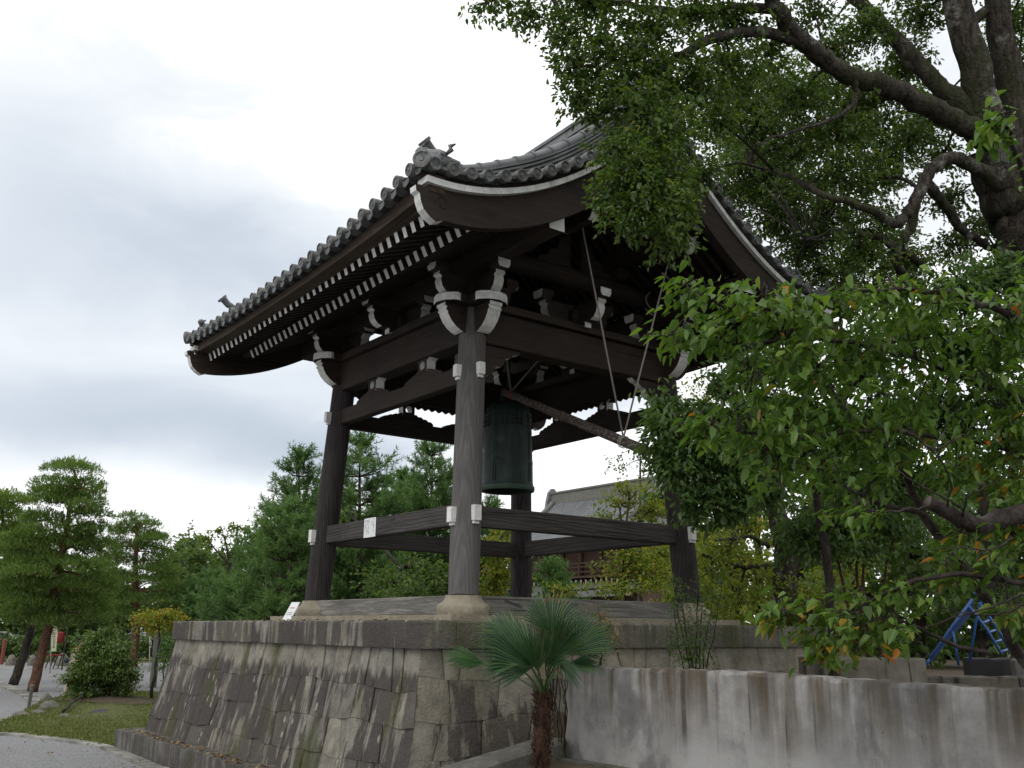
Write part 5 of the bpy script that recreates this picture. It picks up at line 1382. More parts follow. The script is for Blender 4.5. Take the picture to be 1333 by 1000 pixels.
# ---------------------------------------------------------------- pines of the court
def gpt(u, v_or_none, d, z=0.0):
    p = at(u, 820, d); return np.array((p[0], p[1], z))
def needles(name, clumps, mat, parent, density, L, wd, up=.9, tm=.45):
    """tufts of needle blades standing on cloud-like pads"""
    PP, OO = [], []
    for (c, a, b_, e) in clumps:                     # tufts on a lumpy dome, bare below
        nt_ = max(4, int(density * a * b_)); r = np.sqrt(rng.random(nt_)); t = rng.random(nt_) * 2 * PI
        x, y = r * np.cos(t), r * np.sin(t); lump = .82 + .18 * np.sin(x * 7 + c[0] * 9) * np.sin(y * 6 + c[1] * 7)
        z = np.sqrt(np.maximum(0, 1 - r ** 2)) * rng.uniform(.35, 1.0, nt_) ** .5 * lump - .25
        tw = c + RH * (x * a)[:, None] + FH * (y * e)[:, None] + Zv * (z * b_ * 1.8)[:, None]
        o = unit(RH * x[:, None] + FH * y[:, None] + Zv * .5 + rng.normal(0, .3, (nt_, 3)))
        PP.append(np.repeat(tw, 5, 0) + rng.normal(0, L * .3, (nt_ * 5, 3))); OO.append(np.repeat(o, 5, 0))
    P, O = np.concatenate(PP), np.concatenate(OO)
    n = len(P); D = O * .9 + rng.normal(0, .5, (n, 3)); D[:, 2] += up * .6
    Nn = rng.normal(0, .6, (n, 3)) + Zv
    Ls = L * rng.uniform(.6, 1.3, n)
    return leaf_mesh(name, P, D, Nn, Ls, wd, np.clip(rng.normal(tm, .22, n), 0, 1), mat, parent, False, .05, .05)
def cloud_pine(u, ub, d, tips, pads, barkm, label, r0=.22, density=60, mat=None, L=.22, tm=.45, base_u=None, group='pines in the court'):
    base = gpt(ub, None, d); t = empty('pine_tree', tuple(base), label, 'tree', group)
    b = MB(); tr = limb(b, [base] + [at(*q, d) for q in tips], r0, r0 * .25, 6, 10, .01, .12)
    cl = []
    for (pu, pv, ru, rv) in pads:
        dd = d + rnd.uniform(-1, 1) * ru * d / F * .55
        cl.append(px_clump(pu, pv, dd, ru * 1.15, rv, ru * d / F * .85))
        cl.append(px_clump(pu + rnd.uniform(-.7, .7) * ru, pv + rnd.uniform(-.2, 1.0) * rv, d + rnd.uniform(-1, 1) * ru * d / F, ru * .7, rv * .9, ru * d / F * .6))
    twigs_to(b, [tr], cl, r0 * .22, 2)
    b.build('trunk', barkm, t, True)
    needles('crown', cl, mat or L_PINE, t, density * 9, L * .62, L * .13, .8, tm)
    return t
cloud_pine(70, 52, 27.5, [(58, 838), (68, 790), (72, 755), (82, 715), (88, 680), (94, 640), (98, 618)],
    [(92, 612, 34, 11), (112, 632, 22, 10), (72, 632, 30, 11), (104, 655, 30, 11), (66, 655, 26, 12), (84, 644, 40, 12), (118, 672, 26, 10), (56, 676, 26, 12), (92, 690, 34, 12), (125, 690, 22, 9), (44, 700, 30, 12),
     (30, 715, 34, 13), (80, 712, 44, 13), (118, 712, 30, 12), (60, 735, 50, 14), (20, 745, 40, 14), (104, 740, 40, 13), (128, 758, 22, 11), (40, 765, 46, 14), (88, 768, 46, 13), (12, 780, 36, 14), (60, 790, 46, 13), (112, 785, 34, 12), (30, 800, 40, 12), (92, 806, 40, 11), (125, 800, 18, 10), (70, 812, 26, 8)],
    B_PINER, 'tall pine with a reddish trunk and layered green pads, second tree from the left', .145, 120)
cloud_pine(0, 26, 30.5, [(32, 850), (40, 812), (30, 770), (15, 720), (5, 680), (0, 655)],
    [(-5, 648, 30, 10), (18, 655, 24, 9), (-20, 665, 40, 14), (12, 680, 30, 12), (28, 690, 22, 10), (-10, 700, 40, 14), (10, 725, 40, 13), (-20, 745, 40, 14), (5, 765, 36, 13), (-15, 790, 40, 14), (15, 800, 26, 10)],
    B_DARK, 'olive pine with a leaning dark trunk at the left edge', .15, 95, None, .24, .62)
cloud_pine(175, 178, 44, [(178, 800), (176, 740), (178, 700), (176, 680)],
    [(172, 676, 18, 7), (190, 684, 18, 7), (160, 690, 16, 7), (178, 698, 30, 9), (200, 702, 20, 8), (152, 708, 18, 8), (182, 716, 34, 9), (210, 724, 20, 8), (150, 728, 22, 9), (178, 738, 38, 9), (214, 745, 24, 9), (152, 752, 24, 9), (185, 760, 44, 10), (222, 770, 24, 9), (150, 775, 26, 9), (190, 785, 50, 10), (230, 795, 26, 9), (160, 800, 36, 9), (205, 805, 40, 8)],
    B_PINER, 'pine with flat layered pads standing behind the shrub', .20, 60, None, .30, .38)
for (u, d, top, wd, lab) in ((20, 62, 690, 60, 'distant pine row filling the left edge behind the leaning trunk'), (120, 66, 735, 60, 'distant round pine between the two nearer red-trunked pines'), (248, 70, 700, 40, 'grey-green broadleaf tree far behind, left of the young pines')):
    base = gpt(u, None, d); t = empty('far_tree', tuple(base), lab, 'tree'); b = MB()
    tr = limb(b, [base, at(u, 790, d), at(u, top + 20, d)], .35, .12, 5, 8); b.build('trunk', B_DARK, t, True)
    cl = [px_clump(u + rnd.uniform(-1, 1) * wd * .7 * (1 - abs(k - .35)), top + k * (835 - top), d + rnd.uniform(-2, 2), wd * .4, (835 - top) * .16, 2.0) for k in np.linspace(.08, .95, 13)]
    broad('crown', cl, L_FAR, t, 60, 8, .3, .32, .6, .2, False, .45, .2, .8)
# clipped hedge and far trees closing the court
for (u, d, top, wd, lab, tm) in ((310, 75, 712, 50, 'far tree behind the airy tree, left of the young pines', .35), (395, 80, 690, 50, 'far tree behind the left column', .3), (500, 80, 680, 60, 'far tree behind the pines, between the left and near columns', .35), (-45, 60, 690, 60, 'far tree beyond the left edge', .4), (70, 75, 745, 60, 'far dark tree low behind the two red-trunked pines', .3), (620, 70, 700, 50, 'far tree low behind the near column', .4), (150, 74, 752, 45, 'far tree low behind the slender layered pine', .35), (108, 78, 768, 50, 'far tree low behind the gap right of the red-trunked pine', .3), (215, 80, 730, 45, 'far tree behind the left end of the platform', .4)):
    base = gpt(u, None, d); t = empty('far_tree', tuple(base), lab, 'tree'); b = MB()
    limb(b, [base, at(u, 790, d), at(u, top + 20, d)], .3, .12, 5, 8); b.build('trunk', B_DARK, t, True)
    cl = [px_clump(u + rnd.uniform(-1, 1) * wd * .7 * (1 - abs(k - .35)), top + k * (840 - top), d + rnd.uniform(-2, 2), wd * .4, (835 - top) * .18, 2.0) for k in np.linspace(.1, .97, 12)]
    broad('crown', cl, L_FAR, t, 50, 8, .3, .36, .6, .2, False, tm, .2, .8)
for (u0, u1, d, lab) in ((-60, 70, 50, 'clipped dark hedge at the far side of the road, left part'), (64, 250, 52, 'clipped dark hedge at the far side of the road behind the shrub')):
    base = gpt((u0 + u1) / 2, None, d); t = empty('hedge', tuple(base), lab, 'hedge')
    cl = [px_clump(u, v, d + rnd.uniform(-.4, .4), 12, 10, .6) for u in range(u0, u1, 14) for v in (836, 848)]
    broad('foliage', cl, L_SHRUB, t, 160, 8, .16, .16, .6, .2, False, .4, .2, .8)
# airy pale tree left of the young pines
base = gpt(298, None, 60); t = empty('airy_tree', tuple(base), 'airy pale tree with open branches showing sky, left of the young pines', 'tree'); b = MB()
l1 = [limb(b, [base, at(300, 780, 60), at(298, 730, 60), at(292, 700, 60)], .16, .05, 5, 8), limb(b, [at(299, 745, 60), at(310, 720, 60), at(320, 692, 60)], .07, .025, 4, 6), limb(b, [at(299, 735, 60), at(280, 715, 60), at(268, 700, 60)], .07, .025, 4, 6)]
cl = [px_clump(*q) for q in ((268, 700, 60, 16, 5), (285, 690, 60, 16, 5), (305, 686, 60, 18, 6), (322, 690, 60, 16, 6), (296, 700, 60, 14, 5), (330, 702, 60, 12, 7), (275, 712, 60, 10, 5))]
twigs_to(b, l1, cl, .05, 3); b.build('trunk', B_DARK, t, True); broad('crown', cl, L_MAPLE, t, 40, 8, .25, .24, .6, .2, False, .25, .2)

# young pines behind the platform: whorls of shoots with upright candles
def young_pine(u, d, top, wpx, label, seed, mat=L_PINE2, tm=.45, bottom=835, dens=1.0):
    q = random.Random(seed); base = gpt(u, None, d); t = empty('young_pine', tuple(base), label, 'tree', 'young pines behind the platform')
    k = d / F; tip = at(u + q.uniform(-4, 4), top + 15, d); H = tip[2]; b = MB()
    b.tube(path([base, base * .5 + tip * .5 + np.array((q.uniform(-.1, .1), q.uniform(-.1, .1), 0)), tip], 6), [.16 - .14 * i / 12 for i in range(13)], 8)
    SP, SD, SL = [], [], []
    nl = int(H / .42)
    def shoot(s, d_, L):
        SP.append(s); SD.append(d_); SL.append(L)
    for i in range(nl + 1):
        f = i / nl; z = .3 + (H - .3) * f
        W_ = wpx * k * 1.45 * min(1.0, ((1.03 - f) * 1.5) ** .65) * q.uniform(.7, 1.15)
        nb = 9 if f < .85 else 5
        for j in range(nb):
            a = q.uniform(0, 2 * PI); c = base + (tip - base) * (z / H)
            o = np.array((math.cos(a), math.sin(a), q.uniform(.15, .55)))
            e = c + o * W_
            b.tube([c, c * .5 + e * .5 - np.array((0, 0, .05)), e], [.03, .02, .008], 5, 0, False)
            for s in np.linspace(.25, 1.0, max(3, int(W_ / .22))):
                pt = c + (e - c) * s
                for _ in range(3):
                    dd = o * .55 + np.array((q.gauss(0, .55), q.gauss(0, .55), abs(q.gauss(.55, .3))))
                    shoot(pt, dd, q.uniform(.30, .60))
    for _ in range(3): shoot(tip + np.array((q.uniform(-.05, .05), q.uniform(-.05, .05), -.25)), np.array((q.uniform(-.12, .12), q.uniform(-.12, .12), 1)), q.uniform(.6, .85))
    b.build('trunk', B_PINE, t, True)
    SP, SD, SL = np.array(SP), unit(np.array(SD)), np.array(SL)
    per = int(34 * dens); P = np.repeat(SP, per, 0); Dd = np.repeat(SD, per, 0); tt = rng.random((len(P), 1)) ** .8
    P = P + Dd * tt * np.repeat(SL, per)[:, None]
    D = Dd * .75 + rng.normal(0, .55, P.shape); n = len(P)
    tn = np.clip(rng.normal(tm, .16, n) + np.repeat(rng.normal(0, .14, len(SP)), per), 0, 1)
    leaf_mesh('crown', P, D, rng.normal(0, .8, (n, 3)) + Zv * .8, .15 * rng.uniform(.7, 1.2, n), .026, tn, mat, t, False, .03, .04)
young_pine(392, 30, 588, 52, 'dark young pine with an upright leading shoot just left of the left column', 1)
young_pine(372, 26, 655, 42, 'bright young pine with pale candles in front of a darker pine left of the tower', 2, L_PINE2, .62)
young_pine(470, 29, 568, 60, 'tall pointed young pine seen between the left and near columns', 3, L_PINE2, .52)
young_pine(565, 32, 578, 62, 'spiky young pine with several bare leading shoots just left of the near column', 4, L_PINE2, .45)
young_pine(335, 34, 690, 44, 'low bushy young pine left of the others', 5, L_PINE2, .42)
young_pine(524, 38, 612, 50, 'young pine standing back between two taller ones', 6, L_PINE2, .58)
young_pine(275, 44, 738, 40, 'small distant young pine above the left end of the platform', 7, L_PINE2, .5)
young_pine(425, 36, 640, 50, 'young pine hidden behind the left column', 8, L_PINE2, .36)
young_pine(718, 30, 732, 32, 'young pine low between the bell column and the hall', 9, L_PINE2, .5)
young_pine(635, 34, 650, 36, 'young pine just behind the near column', 10, L_PINE2, .45)
for (u, v, d, label, seed) in ((240, 735, 62, 'dark broadleaf crown above the left end of the platform', 1),):
    base = gpt(u, None, d); t = empty('far_tree', tuple(base), label, 'tree'); b = MB(); limb(b, [base, at(u, 790, d), at(u, v, d)], .3, .1, 4, 8); b.build('trunk', B_DARK, t, True)
    broad('crown', [px_clump(u + rnd.uniform(-25, 25), v + k * 95, d, 22, 16, 2) for k in np.linspace(-.1, 1, 9)], L_FAR, t, 60, 8, .3, .32, .6, .2, False, .3, .2)

def maple(u, d, clumps, label, tm, fork=None, cat='tree', mat=None, dens=60, L=.10, z0=0.0, r0=.14, name='maple_tree', barkm=None, group=None):
    base = gpt(u, None, d, z0); t = empty(name, tuple(base), label, cat, group); b = MB()
    cl = [px_clump(a, b_, c, e, f, max(.4, (e + f) / 2 * c / F)) for (a, b_, c, e, f) in clumps]
    cm = np.mean([c[0] for c in cl], 0)
    tr = [limb(b, [base, base * .5 + np.array((cm[0], cm[1], cm[2] * .8)) * .5, cm], r0, r0 * .3, 5, 8, .02, .1)]
    twigs_to(b, tr, cl, r0 * .3, 2); b.build('trunk', barkm or B_DARK, t, True)
    broad('crown', cl, mat or L_MAPLE, t, dens * 4, 8, .16, L, .75, .3, False, tm, .24, .5)
maple(545, 22, [(500, 760, 22, 40, 22), (550, 745, 22, 40, 22), (530, 770, 21, 50, 16), (580, 760, 22, 30, 20), (452, 668, 24, 16, 9)], 'green bushy maple low between the left and near columns', .35, None, 'tree', L_FAR)
maple(648, 21, [(640, 720, 21, 24, 24), (650, 750, 21, 30, 20), (655, 690, 22, 20, 22), (635, 765, 21, 26, 14)], 'yellow-leaved shrub maple between the near and far columns', .55)
maple(800, 26, [(805, 655, 26, 26, 14), (820, 640, 26, 30, 16), (850, 660, 26, 34, 20), (790, 676, 26, 24, 10), (840, 690, 26, 40, 20), (815, 722, 25, 30, 16), (820, 745, 25, 50, 20), (790, 766, 24, 50, 10), (850, 740, 25, 40, 24), (728, 770, 24, 30, 8), (840, 765, 24, 40, 12)], 'yellow-green maple in front of the temple hall roof', .45, None, 'tree', None, 48)
maple(905, 30, [(905, 640, 30, 50, 30), (930, 690, 30, 50, 34), (890, 700, 30, 40, 30), (950, 740, 28, 60, 30), (920, 770, 28, 50, 20), (920, 520, 30, 40, 30), (900, 560, 30, 44, 34), (960, 600, 30, 60, 40)], 'yellow-green maple seen to the right of the right column', .50, None, 'tree', None, 30)
maple(830, 40, [(815, 606, 40, 26, 14), (850, 600, 40, 30, 16), (835, 590, 40, 20, 10)], 'thin-leaved grey twiggy tree behind the end of the hall roof', .2, None, 'tree', L_FAR, 8, .14, 0, .12, 'twiggy_tree')
# tree with a thick dark trunk behind the platform's right end
base = at(1024, 800, 19); base[2] = 1.0
t = empty('forked_tree', tuple(base), 'tree with a thick mossy trunk and level branches behind the right end of the platform', 'tree'); b = MB()
ls = [limb(b, [base, at(1022, 760, 19), at(1022, 710, 19), at(1012, 670, 19), at(1008, 640, 19), at(1004, 560, 19)], .27, .13, 6, 12, .015, .12), limb(b, [at(1020, 735, 19), at(985, 737, 18.8), at(950, 735, 18.6), at(915, 722, 18.4)], .07, .03, 5, 7, .02), limb(b, [at(1018, 700, 19), at(1060, 690, 19), at(1090, 670, 19)], .10, .04, 5, 7, .02), limb(b, [at(1000, 712, 19), at(975, 700, 18.6), at(930, 704, 18.4)], .05, .02, 5, 7, .02)]
cl = [px_clump(*q, 1.0) for q in ((950, 715, 18.6, 50, 26), (925, 745, 18.5, 40, 20), (985, 760, 18.6, 50, 18), (1070, 660, 19, 50, 40), (1010, 560, 19, 70, 50), (950, 640, 19.5, 50, 30), (960, 780, 18.8, 50, 14), (1070, 780, 19.5, 50, 22), (1100, 740, 20, 50, 30))]
twigs_to(b, ls, cl, .03, 3); b.build('trunk', B_CAMPHOR, t, True); broad('crown', cl, L_MAPLE, t, 200, 8, .16, .085, .7, .3, False, .35, .24)
# dark-leaved tree with thin reddish stems
base = at(1120, 850, 13.2); base[2] = 1.0
t = empty('dark_leaved_tree', tuple(base), 'small tree with dark leathery leaves on thin reddish stems behind the low wall', 'tree'); b = MB(); ls = []
for (u0, u1, u2) in ((1130, 1118, 1112), (1136, 1124, 1126), (1142, 1150, 1165), (1126, 1100, 1080)):
    s = at(u0, 860, 13.2); s[2] = 1.0; ls.append(limb(b, [s, at(u1, 770, 13.2), at(u2, 690, 13.2)], .028, .012, 5, 6, .01, 0))
cl = [px_clump(*q, .7) for q in ((1080, 665, 13.4, 50, 22), (1120, 680, 13.2, 56, 26), (1160, 690, 13.2, 44, 22), (1070, 705, 13.4, 40, 20), (1110, 720, 13.2, 50, 18), (1050, 690, 13.6, 30, 22), (1140, 660, 13.5, 40, 20))]
twigs_to(b, ls, cl, .012, 3); b.build('stems', bark('red_stem_bark', (.05, .022, .016), (.10, .05, .036), 0), t, True); broad('crown', cl, L_OAK, t, 420, 9, .12, .11, .42, .5, False, .10, .12)
# wooded background on the right
def woodland(u, d, top, wd, label, mat, tm, L=.3, dens=14, z0=1.0):
    base = gpt(u, None, d, z0); t = empty('woodland_tree', tuple(base), label, 'tree', 'trees of the wood behind on the right'); b = MB()
    tr = [limb(b, [base, at(u + 5, 760, d), at(u, (top + 760) / 2, d), at(u, top + 20, d)], .22, .08, 5, 8, .03)]
    cl = [px_clump(u + rnd.uniform(-1, 1) * wd * .75, top + k * (850 - top), d + rnd.uniform(-1.5, 1.5), wd * .42, wd * .3, 1.6) for k in np.linspace(.08, .97, 12)]
    twigs_to(b, tr, cl, .05, 1); b.build('trunk', B_DARK, t, True)
    broad('crown', cl, mat, t, dens, 8, .26, L, .6, .25, False, tm, .22, .7)
for i, (u, d, top, wd, mat, tm, lab) in enumerate(((985, 40, 560, 60, L_MAPLE, .3, 'olive woodland tree left of the thick mossy trunk'), (1060, 38, 520, 70, L_FAR, .4, 'woodland tree directly behind the thick mossy trunk'), (1150, 34, 560, 80, L_FAR, .25, 'dark woodland tree behind the reddish stems'), (1235, 32, 580, 80, L_OAK, .4, 'dark woodland tree behind the blue slide'),
        (1320, 30, 560, 80, L_OAK, .3, 'dark woodland tree at the right edge behind the slide'), (1110, 52, 640, 90, L_MAPLE, .35, 'yellowish woodland tree far behind the low walls'), (1290, 50, 600, 90, L_FAR, .3, 'woodland tree far behind at the right edge'), (1410, 30, 520, 90, L_OAK, .4, 'woodland tree beyond the right edge'), (900, 56, 690, 70, L_MAPLE, .45, 'low yellow-green tree far behind the right column'),
        (955, 27, 650, 60, L_MAPLE, .5, 'yellow-green woodland tree just right of the right column'), (1040, 26, 690, 56, L_MAPLE, .42, 'yellow-green woodland tree behind the low wall'), (1110, 24, 640, 60, L_OAK, .35, 'dark leafy woodland tree behind the reddish stems, nearer than the others'), (1190, 24, 640, 60, L_FAR, .2, 'dark woodland tree left of the blue slide'), (1280, 23, 610, 66, L_OAK, .35, 'dark woodland tree just behind the blue slide'), (1350, 24, 600, 60, L_FAR, .2, 'woodland tree hidden behind the sawn cherry limb'))):
    woodland(u, d, top, wd, lab, mat, tm, .26, 70)

# ---------------------------------------------------------------- shrub by the path, rocks, stake
base = np.array((-1.95, 13.0, .2)); t = empty('camellia_shrub', tuple(base), 'round dark green shrub on a low mound left of the stone platform', 'shrub'); b = MB()
dS = float((base - CAM) @ FW); cl = []
for (u, v, ru, rv) in ((130, 845, 26, 16), (122, 852, 20, 15), (150, 850, 20, 18), (128, 830, 18, 10), (108, 866, 22, 14), (140, 868, 28, 16), (160, 868, 18, 14), (98, 884, 18, 10), (122, 886, 30, 13), (155, 888, 24, 12), (172, 880, 10, 8), (112, 900, 20, 8), (140, 902, 24, 8), (165, 898, 14, 7), (88, 888, 8, 4), (142, 820, 8, 5), (103, 872, 12, 9), (95, 882, 9, 7), (100, 896, 12, 8), (118, 876, 20, 14)):
    cl.append(px_clump(u, v, dS + rnd.uniform(-.4, .4), ru, rv, ru * dS / F * .9))
ls = [limb(b, [base + np.array((0, 0, -.1)), base + np.array((rnd.uniform(-.2, .2), rnd.uniform(-.2, .2), .7)), base + np.array((rnd.uniform(-.5, .5), rnd.uniform(-.5, .5), 1.4))], .03, .012, 4, 6) for _ in range(5)]
twigs_to(b, ls, cl, .012, 2); b.build('stems', B_DARK, t, True)
broad('leaves', cl, L_SHRUB, t, 900, 9, .10, .080, .5, .1, False, .5, .26, .5)
maple(205, 24, [(190, 806, 24, 20, 9), (210, 800, 24, 22, 9), (200, 818, 24, 24, 8), (222, 812, 24, 14, 8), (230, 802, 24, 12, 6)], 'small yellow-green maple with orange tips beside the left end of the platform', .68, None, 'tree', None, 130, .075, 0, .05)
maple(214, 20, [(216, 852, 20, 8, 16), (222, 838, 20, 7, 10), (212, 868, 20, 6, 8)], 'slim green bush against the left end of the platform wall', .2, None, 'bush', L_OAK, 150, .06, 0, .03, 'slim_bush')
def rock(x, y, rx, ry, rz, label, mt, seed, z=0.0, name='rock'):
    q = random.Random(seed); b = MB(); n = 12; prof = [0, .35, .7, .92, 1.0]
    vs = []
    for i, t in enumerate(prof):
        r = math.sqrt(max(.0, 1 - t ** 2.6)) if t < 1 else .12
        for j in range(n):
            a = 2 * PI * j / n; k = 1 + q.uniform(-.16, .16)
            vs.append((x + rx * r * k * math.cos(a), y + ry * r * k * math.sin(a), z - .05 + (rz + .05) * t * (1 + q.uniform(-.10, .10))))
    b.add(vs, [(i * n + j, i * n + (j + 1) % n, i * n + n + (j + 1) % n, i * n + n + j) for i in range(len(prof) - 1) for j in range(n)] + [tuple((len(prof) - 1) * n + j for j in range(n))])
    return tag(b.build(name, mt, None, 35, org=(x, y, z)), label, 'rock', 'rocks round the shrub mound')
DARKROCK = stone('dark_rock', (.045, .047, .052), (.10, .10, .105), False, 0, None, .1, .1)
for (u, v, wd, hh, lab, mt, sd) in ((64, 921, 14, 12, 'grey boulder leaning at the left of the rock group by the path', ROCK, 1), (60, 912, 8, 12, 'upright grey rock standing behind the boulder by the path', ROCK, 2), (50, 926, 12, 6, 'low flat rock beside the wooden stake', ROCK, 3), (28, 928, 14, 6, 'brownish rock left of the wooden stake', ROCK, 4),
                          (130, 927, 17, 7, 'flat dark slate rock in front of the shrub', DARKROCK, 5), (85, 930, 12, 5, 'low brown rock right of the grey boulder', ROCK, 6), (152, 917, 8, 8, 'pale rock at the right foot of the shrub', ROCK, 7), (166, 918, 10, 5, 'low pale rock right of the shrub', ROCK, 8), (187, 923, 9, 4, 'small grey rock beside the platform plinth', ROCK, 9), (102, 931, 8, 4, 'small brown stone between the boulder and the slate rock', ROCK, 10)):
    g_ = at_z(u, v + 1, .05); k = float((g_ - CAM) @ FW) / F
    rock(g_[0], g_[1], wd * k, wd * k * .8, hh * k, lab, mt, sd)
g_ = at_z(37, 921, .03)
b = MB(); b.beam(g_ - np.array((0, 0, .1)), at(42, 892, float((g_ - CAM) @ FW)), .07, .07, 0, None, (1, 0, 0), .01)
tag(b.build('wooden_stake', WS['y'], None, org=tuple(g_)), 'short leaning grey wooden stake beside the path', 'stake')
# roots/dead branch on the mound
g1, g2 = at_z(82, 926, .1), at_z(112, 908, .15)
b = MB(); limb(b, [g1 + Zv * .0, (g1 + g2) / 2 + Zv * .08, g2 + Zv * .18], .035, .02, 5, 7, .015); tag(b.build('dead_branch', B_CHERRY, None, True, org=tuple(g1)), 'bare fallen branch lying at the left foot of the shrub', 'branch')
# grass blades on the island: one stuff object
n = 26000
ii = rng.random((n * 2, 2)); gx = -5.4 + ii[:, 0] * 6.6; gy = 4.2 + ii[:, 1] * 13.2
def inside(x, y, poly):
    r = np.zeros(len(x), bool); j = len(poly) - 1
    for i in range(len(poly)):
        xi, yi = poly[i]; xj, yj = poly[j]
        c_ = ((yi > y) != (yj > y)) & (x < (xj - xi) * (y - yi) / (yj - yi + 1e-12) + xi); r ^= c_; j = i
    return r
mk = inside(gx, gy, isl); gx, gy = gx[mk], gy[mk]
P = np.stack([gx, gy, np.full(len(gx), .012) + .16 * np.exp(-((gx + 1.95) ** 2 / 1.5 + (gy - 13.0) ** 2 / 4.0)) * .9], 1); n = len(P)
D = rng.normal(0, .45, (n, 3)); D[:, 2] = 1
tag(leaf_mesh('grass', P, D, rng.normal(0, 1, (n, 3)), .055 * rng.uniform(.5, 1.4, n), .016, np.clip(rng.normal(.5, .22, n), 0, 1), leafmat('grass_blade', [(0, (.06, .08, .02)), (.6, (.12, .155, .04)), (1, (.24, .21, .09))], .3, .6), None, False, .05, .2), None, None, None, 'stuff')

# fallen leaves on the gravel, the turf and the plinth: one stuff object
pts = []
for _ in range(90):
    x, y = rnd.uniform(-5.6, -3.9), rnd.uniform(-1, 9); pts.append((x, y, .042 if not inside(np.array([x]), np.array([y]), isl)[0] else .05))
for _ in range(160):
    pts.append((rnd.uniform(-4.14, -3.97), rnd.uniform(-3.0, 4.1), .302))
for _ in range(180):
    x, y = rnd.uniform(-5, 1), rnd.uniform(5, 16)
    if inside(np.array([x]), np.array([y]), isl)[0]: pts.append((x, y, .06 + .16 * math.exp(-((x + 1.95) ** 2 / 1.5 + (y - 13.0) ** 2 / 4.0))))
for _ in range(60): pts.append((rnd.uniform(-3.55, -2.7), rnd.uniform(-3.5, 3.5), 1.922))
pts = [p for p in pts if not (-4.2 < p[0] < -3.7 and -3.2 < p[1] < 4.22 and p[2] < .2)]
P = np.array(pts); n = len(P); D = rng.normal(0, 1, (n, 3)); D[:, 2] *= .12
tag(leaf_mesh('fallen_leaves', P, D, rng.normal(0, .2, (n, 3)) + Zv, .075 * rng.uniform(.5, 1.2, n), .04, rng.random(n), leafmat('dead_leaf', [(0, (.10, .06, .03)), (.5, (.22, .14, .07)), (1, (.34, .25, .10))], .1, .8), None, True, .2, .15), None, None, None, 'stuff')

# ---------------------------------------------------------------- banners, posts and things across the court
def banner(u0, vt, vb, wpx, d, lean, mt, marks, label, poleu):
    base = gpt(poleu, None, d); t = empty('banner', tuple(base), label, 'banner'); k = d / F
    b = MB(); tp = at(u0, vt, d); bt = at(u0 + lean, vb, d); ptop = tp + Zv * .12 - RH * wpx * k * .5
    b.tube([base, ptop], .018, 6); b.tube([ptop, tp + Zv * .02 + RH * wpx * k * .5], .010, 6); b.build('pole', plain('pole_' + mt.name, (.30, .29, .27)), t, True)
    b = MB(); n = 9; vs = []
    for s in (0, .012):
        for i in range(n):
            f = i / (n - 1); c = tp + (bt - tp) * f
            for x in (-.5, .5): vs.append(c + RH * wpx * k * x + FH * (s + .03 * math.sin(f * 5 + x)))
    fs = []
    for i in range(n - 1): fs += [(2*i, 2*i+1, 2*i+3, 2*i+2), (2*n+2*i+1, 2*n+2*i, 2*n+2*i+2, 2*n+2*i+3), (2*i, 2*i+2, 2*n+2*i+2, 2*n+2*i), (2*i+3, 2*i+1, 2*n+2*i+1, 2*n+2*i+3)]
    b.add(vs, fs); b.build('cloth', mt, t)
    b = MB(); q = random.Random(int(u0)); nk = marks[0]
    for i in range(nk):
        f = .08 + .84 * i / nk; c = tp + (bt - tp) * f + FH * -.035; w_ = wpx * k * .22; hh = np.linalg.norm(tp - bt) / nk * .30
        for _ in range(3):
            o_ = RH * q.uniform(-.6, .6) * w_ + Zv * q.uniform(-.7, .7) * hh
            if q.random() < .5: b.beam(c + o_ - RH * w_, c + o_ + RH * w_, .004, w_ * .28, 0)
            else: b.beam(c + o_ - Zv * hh, c + o_ + Zv * hh, w_ * .28, .004, 0, None, (0.6, .5, .1))
    b.build('lettering', marks[1], t)
YEL = plain('banner_yellow', (.60, .60, .40), .8); BLU = plain('banner_blue', (.03, .09, .34), .8); BLK = plain('banner_black', (.018, .018, .022), .8); LWH = plain('letter_white', (.7, .7, .7), .8); LDK = plain('letter_dark', (.12, .11, .08), .8); RED = plain('cloth_red', (.17, .016, .016), .8)
banner(71, 818, 848, 7, 38, -1, YEL, (9, LDK), 'pale yellow vertical banner with dark writing beside the red pine trunk', 72)
banner(36, 827, 846, 5, 44, -5, BLU, (5, LWH), 'blue vertical banner with white writing behind the leaning trunk', 37)
banner(197, 833, 848, 5, 40, 0, BLK, (3, LWH), 'small black vertical banner with white writing near the end of the platform', 200)
def post(name, u, vt, d, r, mt, label, cat='post', z0=0.0):
    p = gpt(u, None, d); q = at(u, vt, d); b = MB(); b.lathe([(r, z0), (r, q[2] - .03), (r * .7, q[2]), (0, q[2] + .005)], (p[0], p[1], 0), 8); return tag(b.build(name, mt, None, 30, org=(p[0], p[1], z0)), label, cat)
post('grey_post', 206, 822, 30, .11, KERB, 'grey square-topped post left of the platform end behind the shrub', 'post')
post('red_post', 8, 832, 46, .09, plain('red_post_paint', (.16, .045, .03)), 'dark red post at the far left edge')
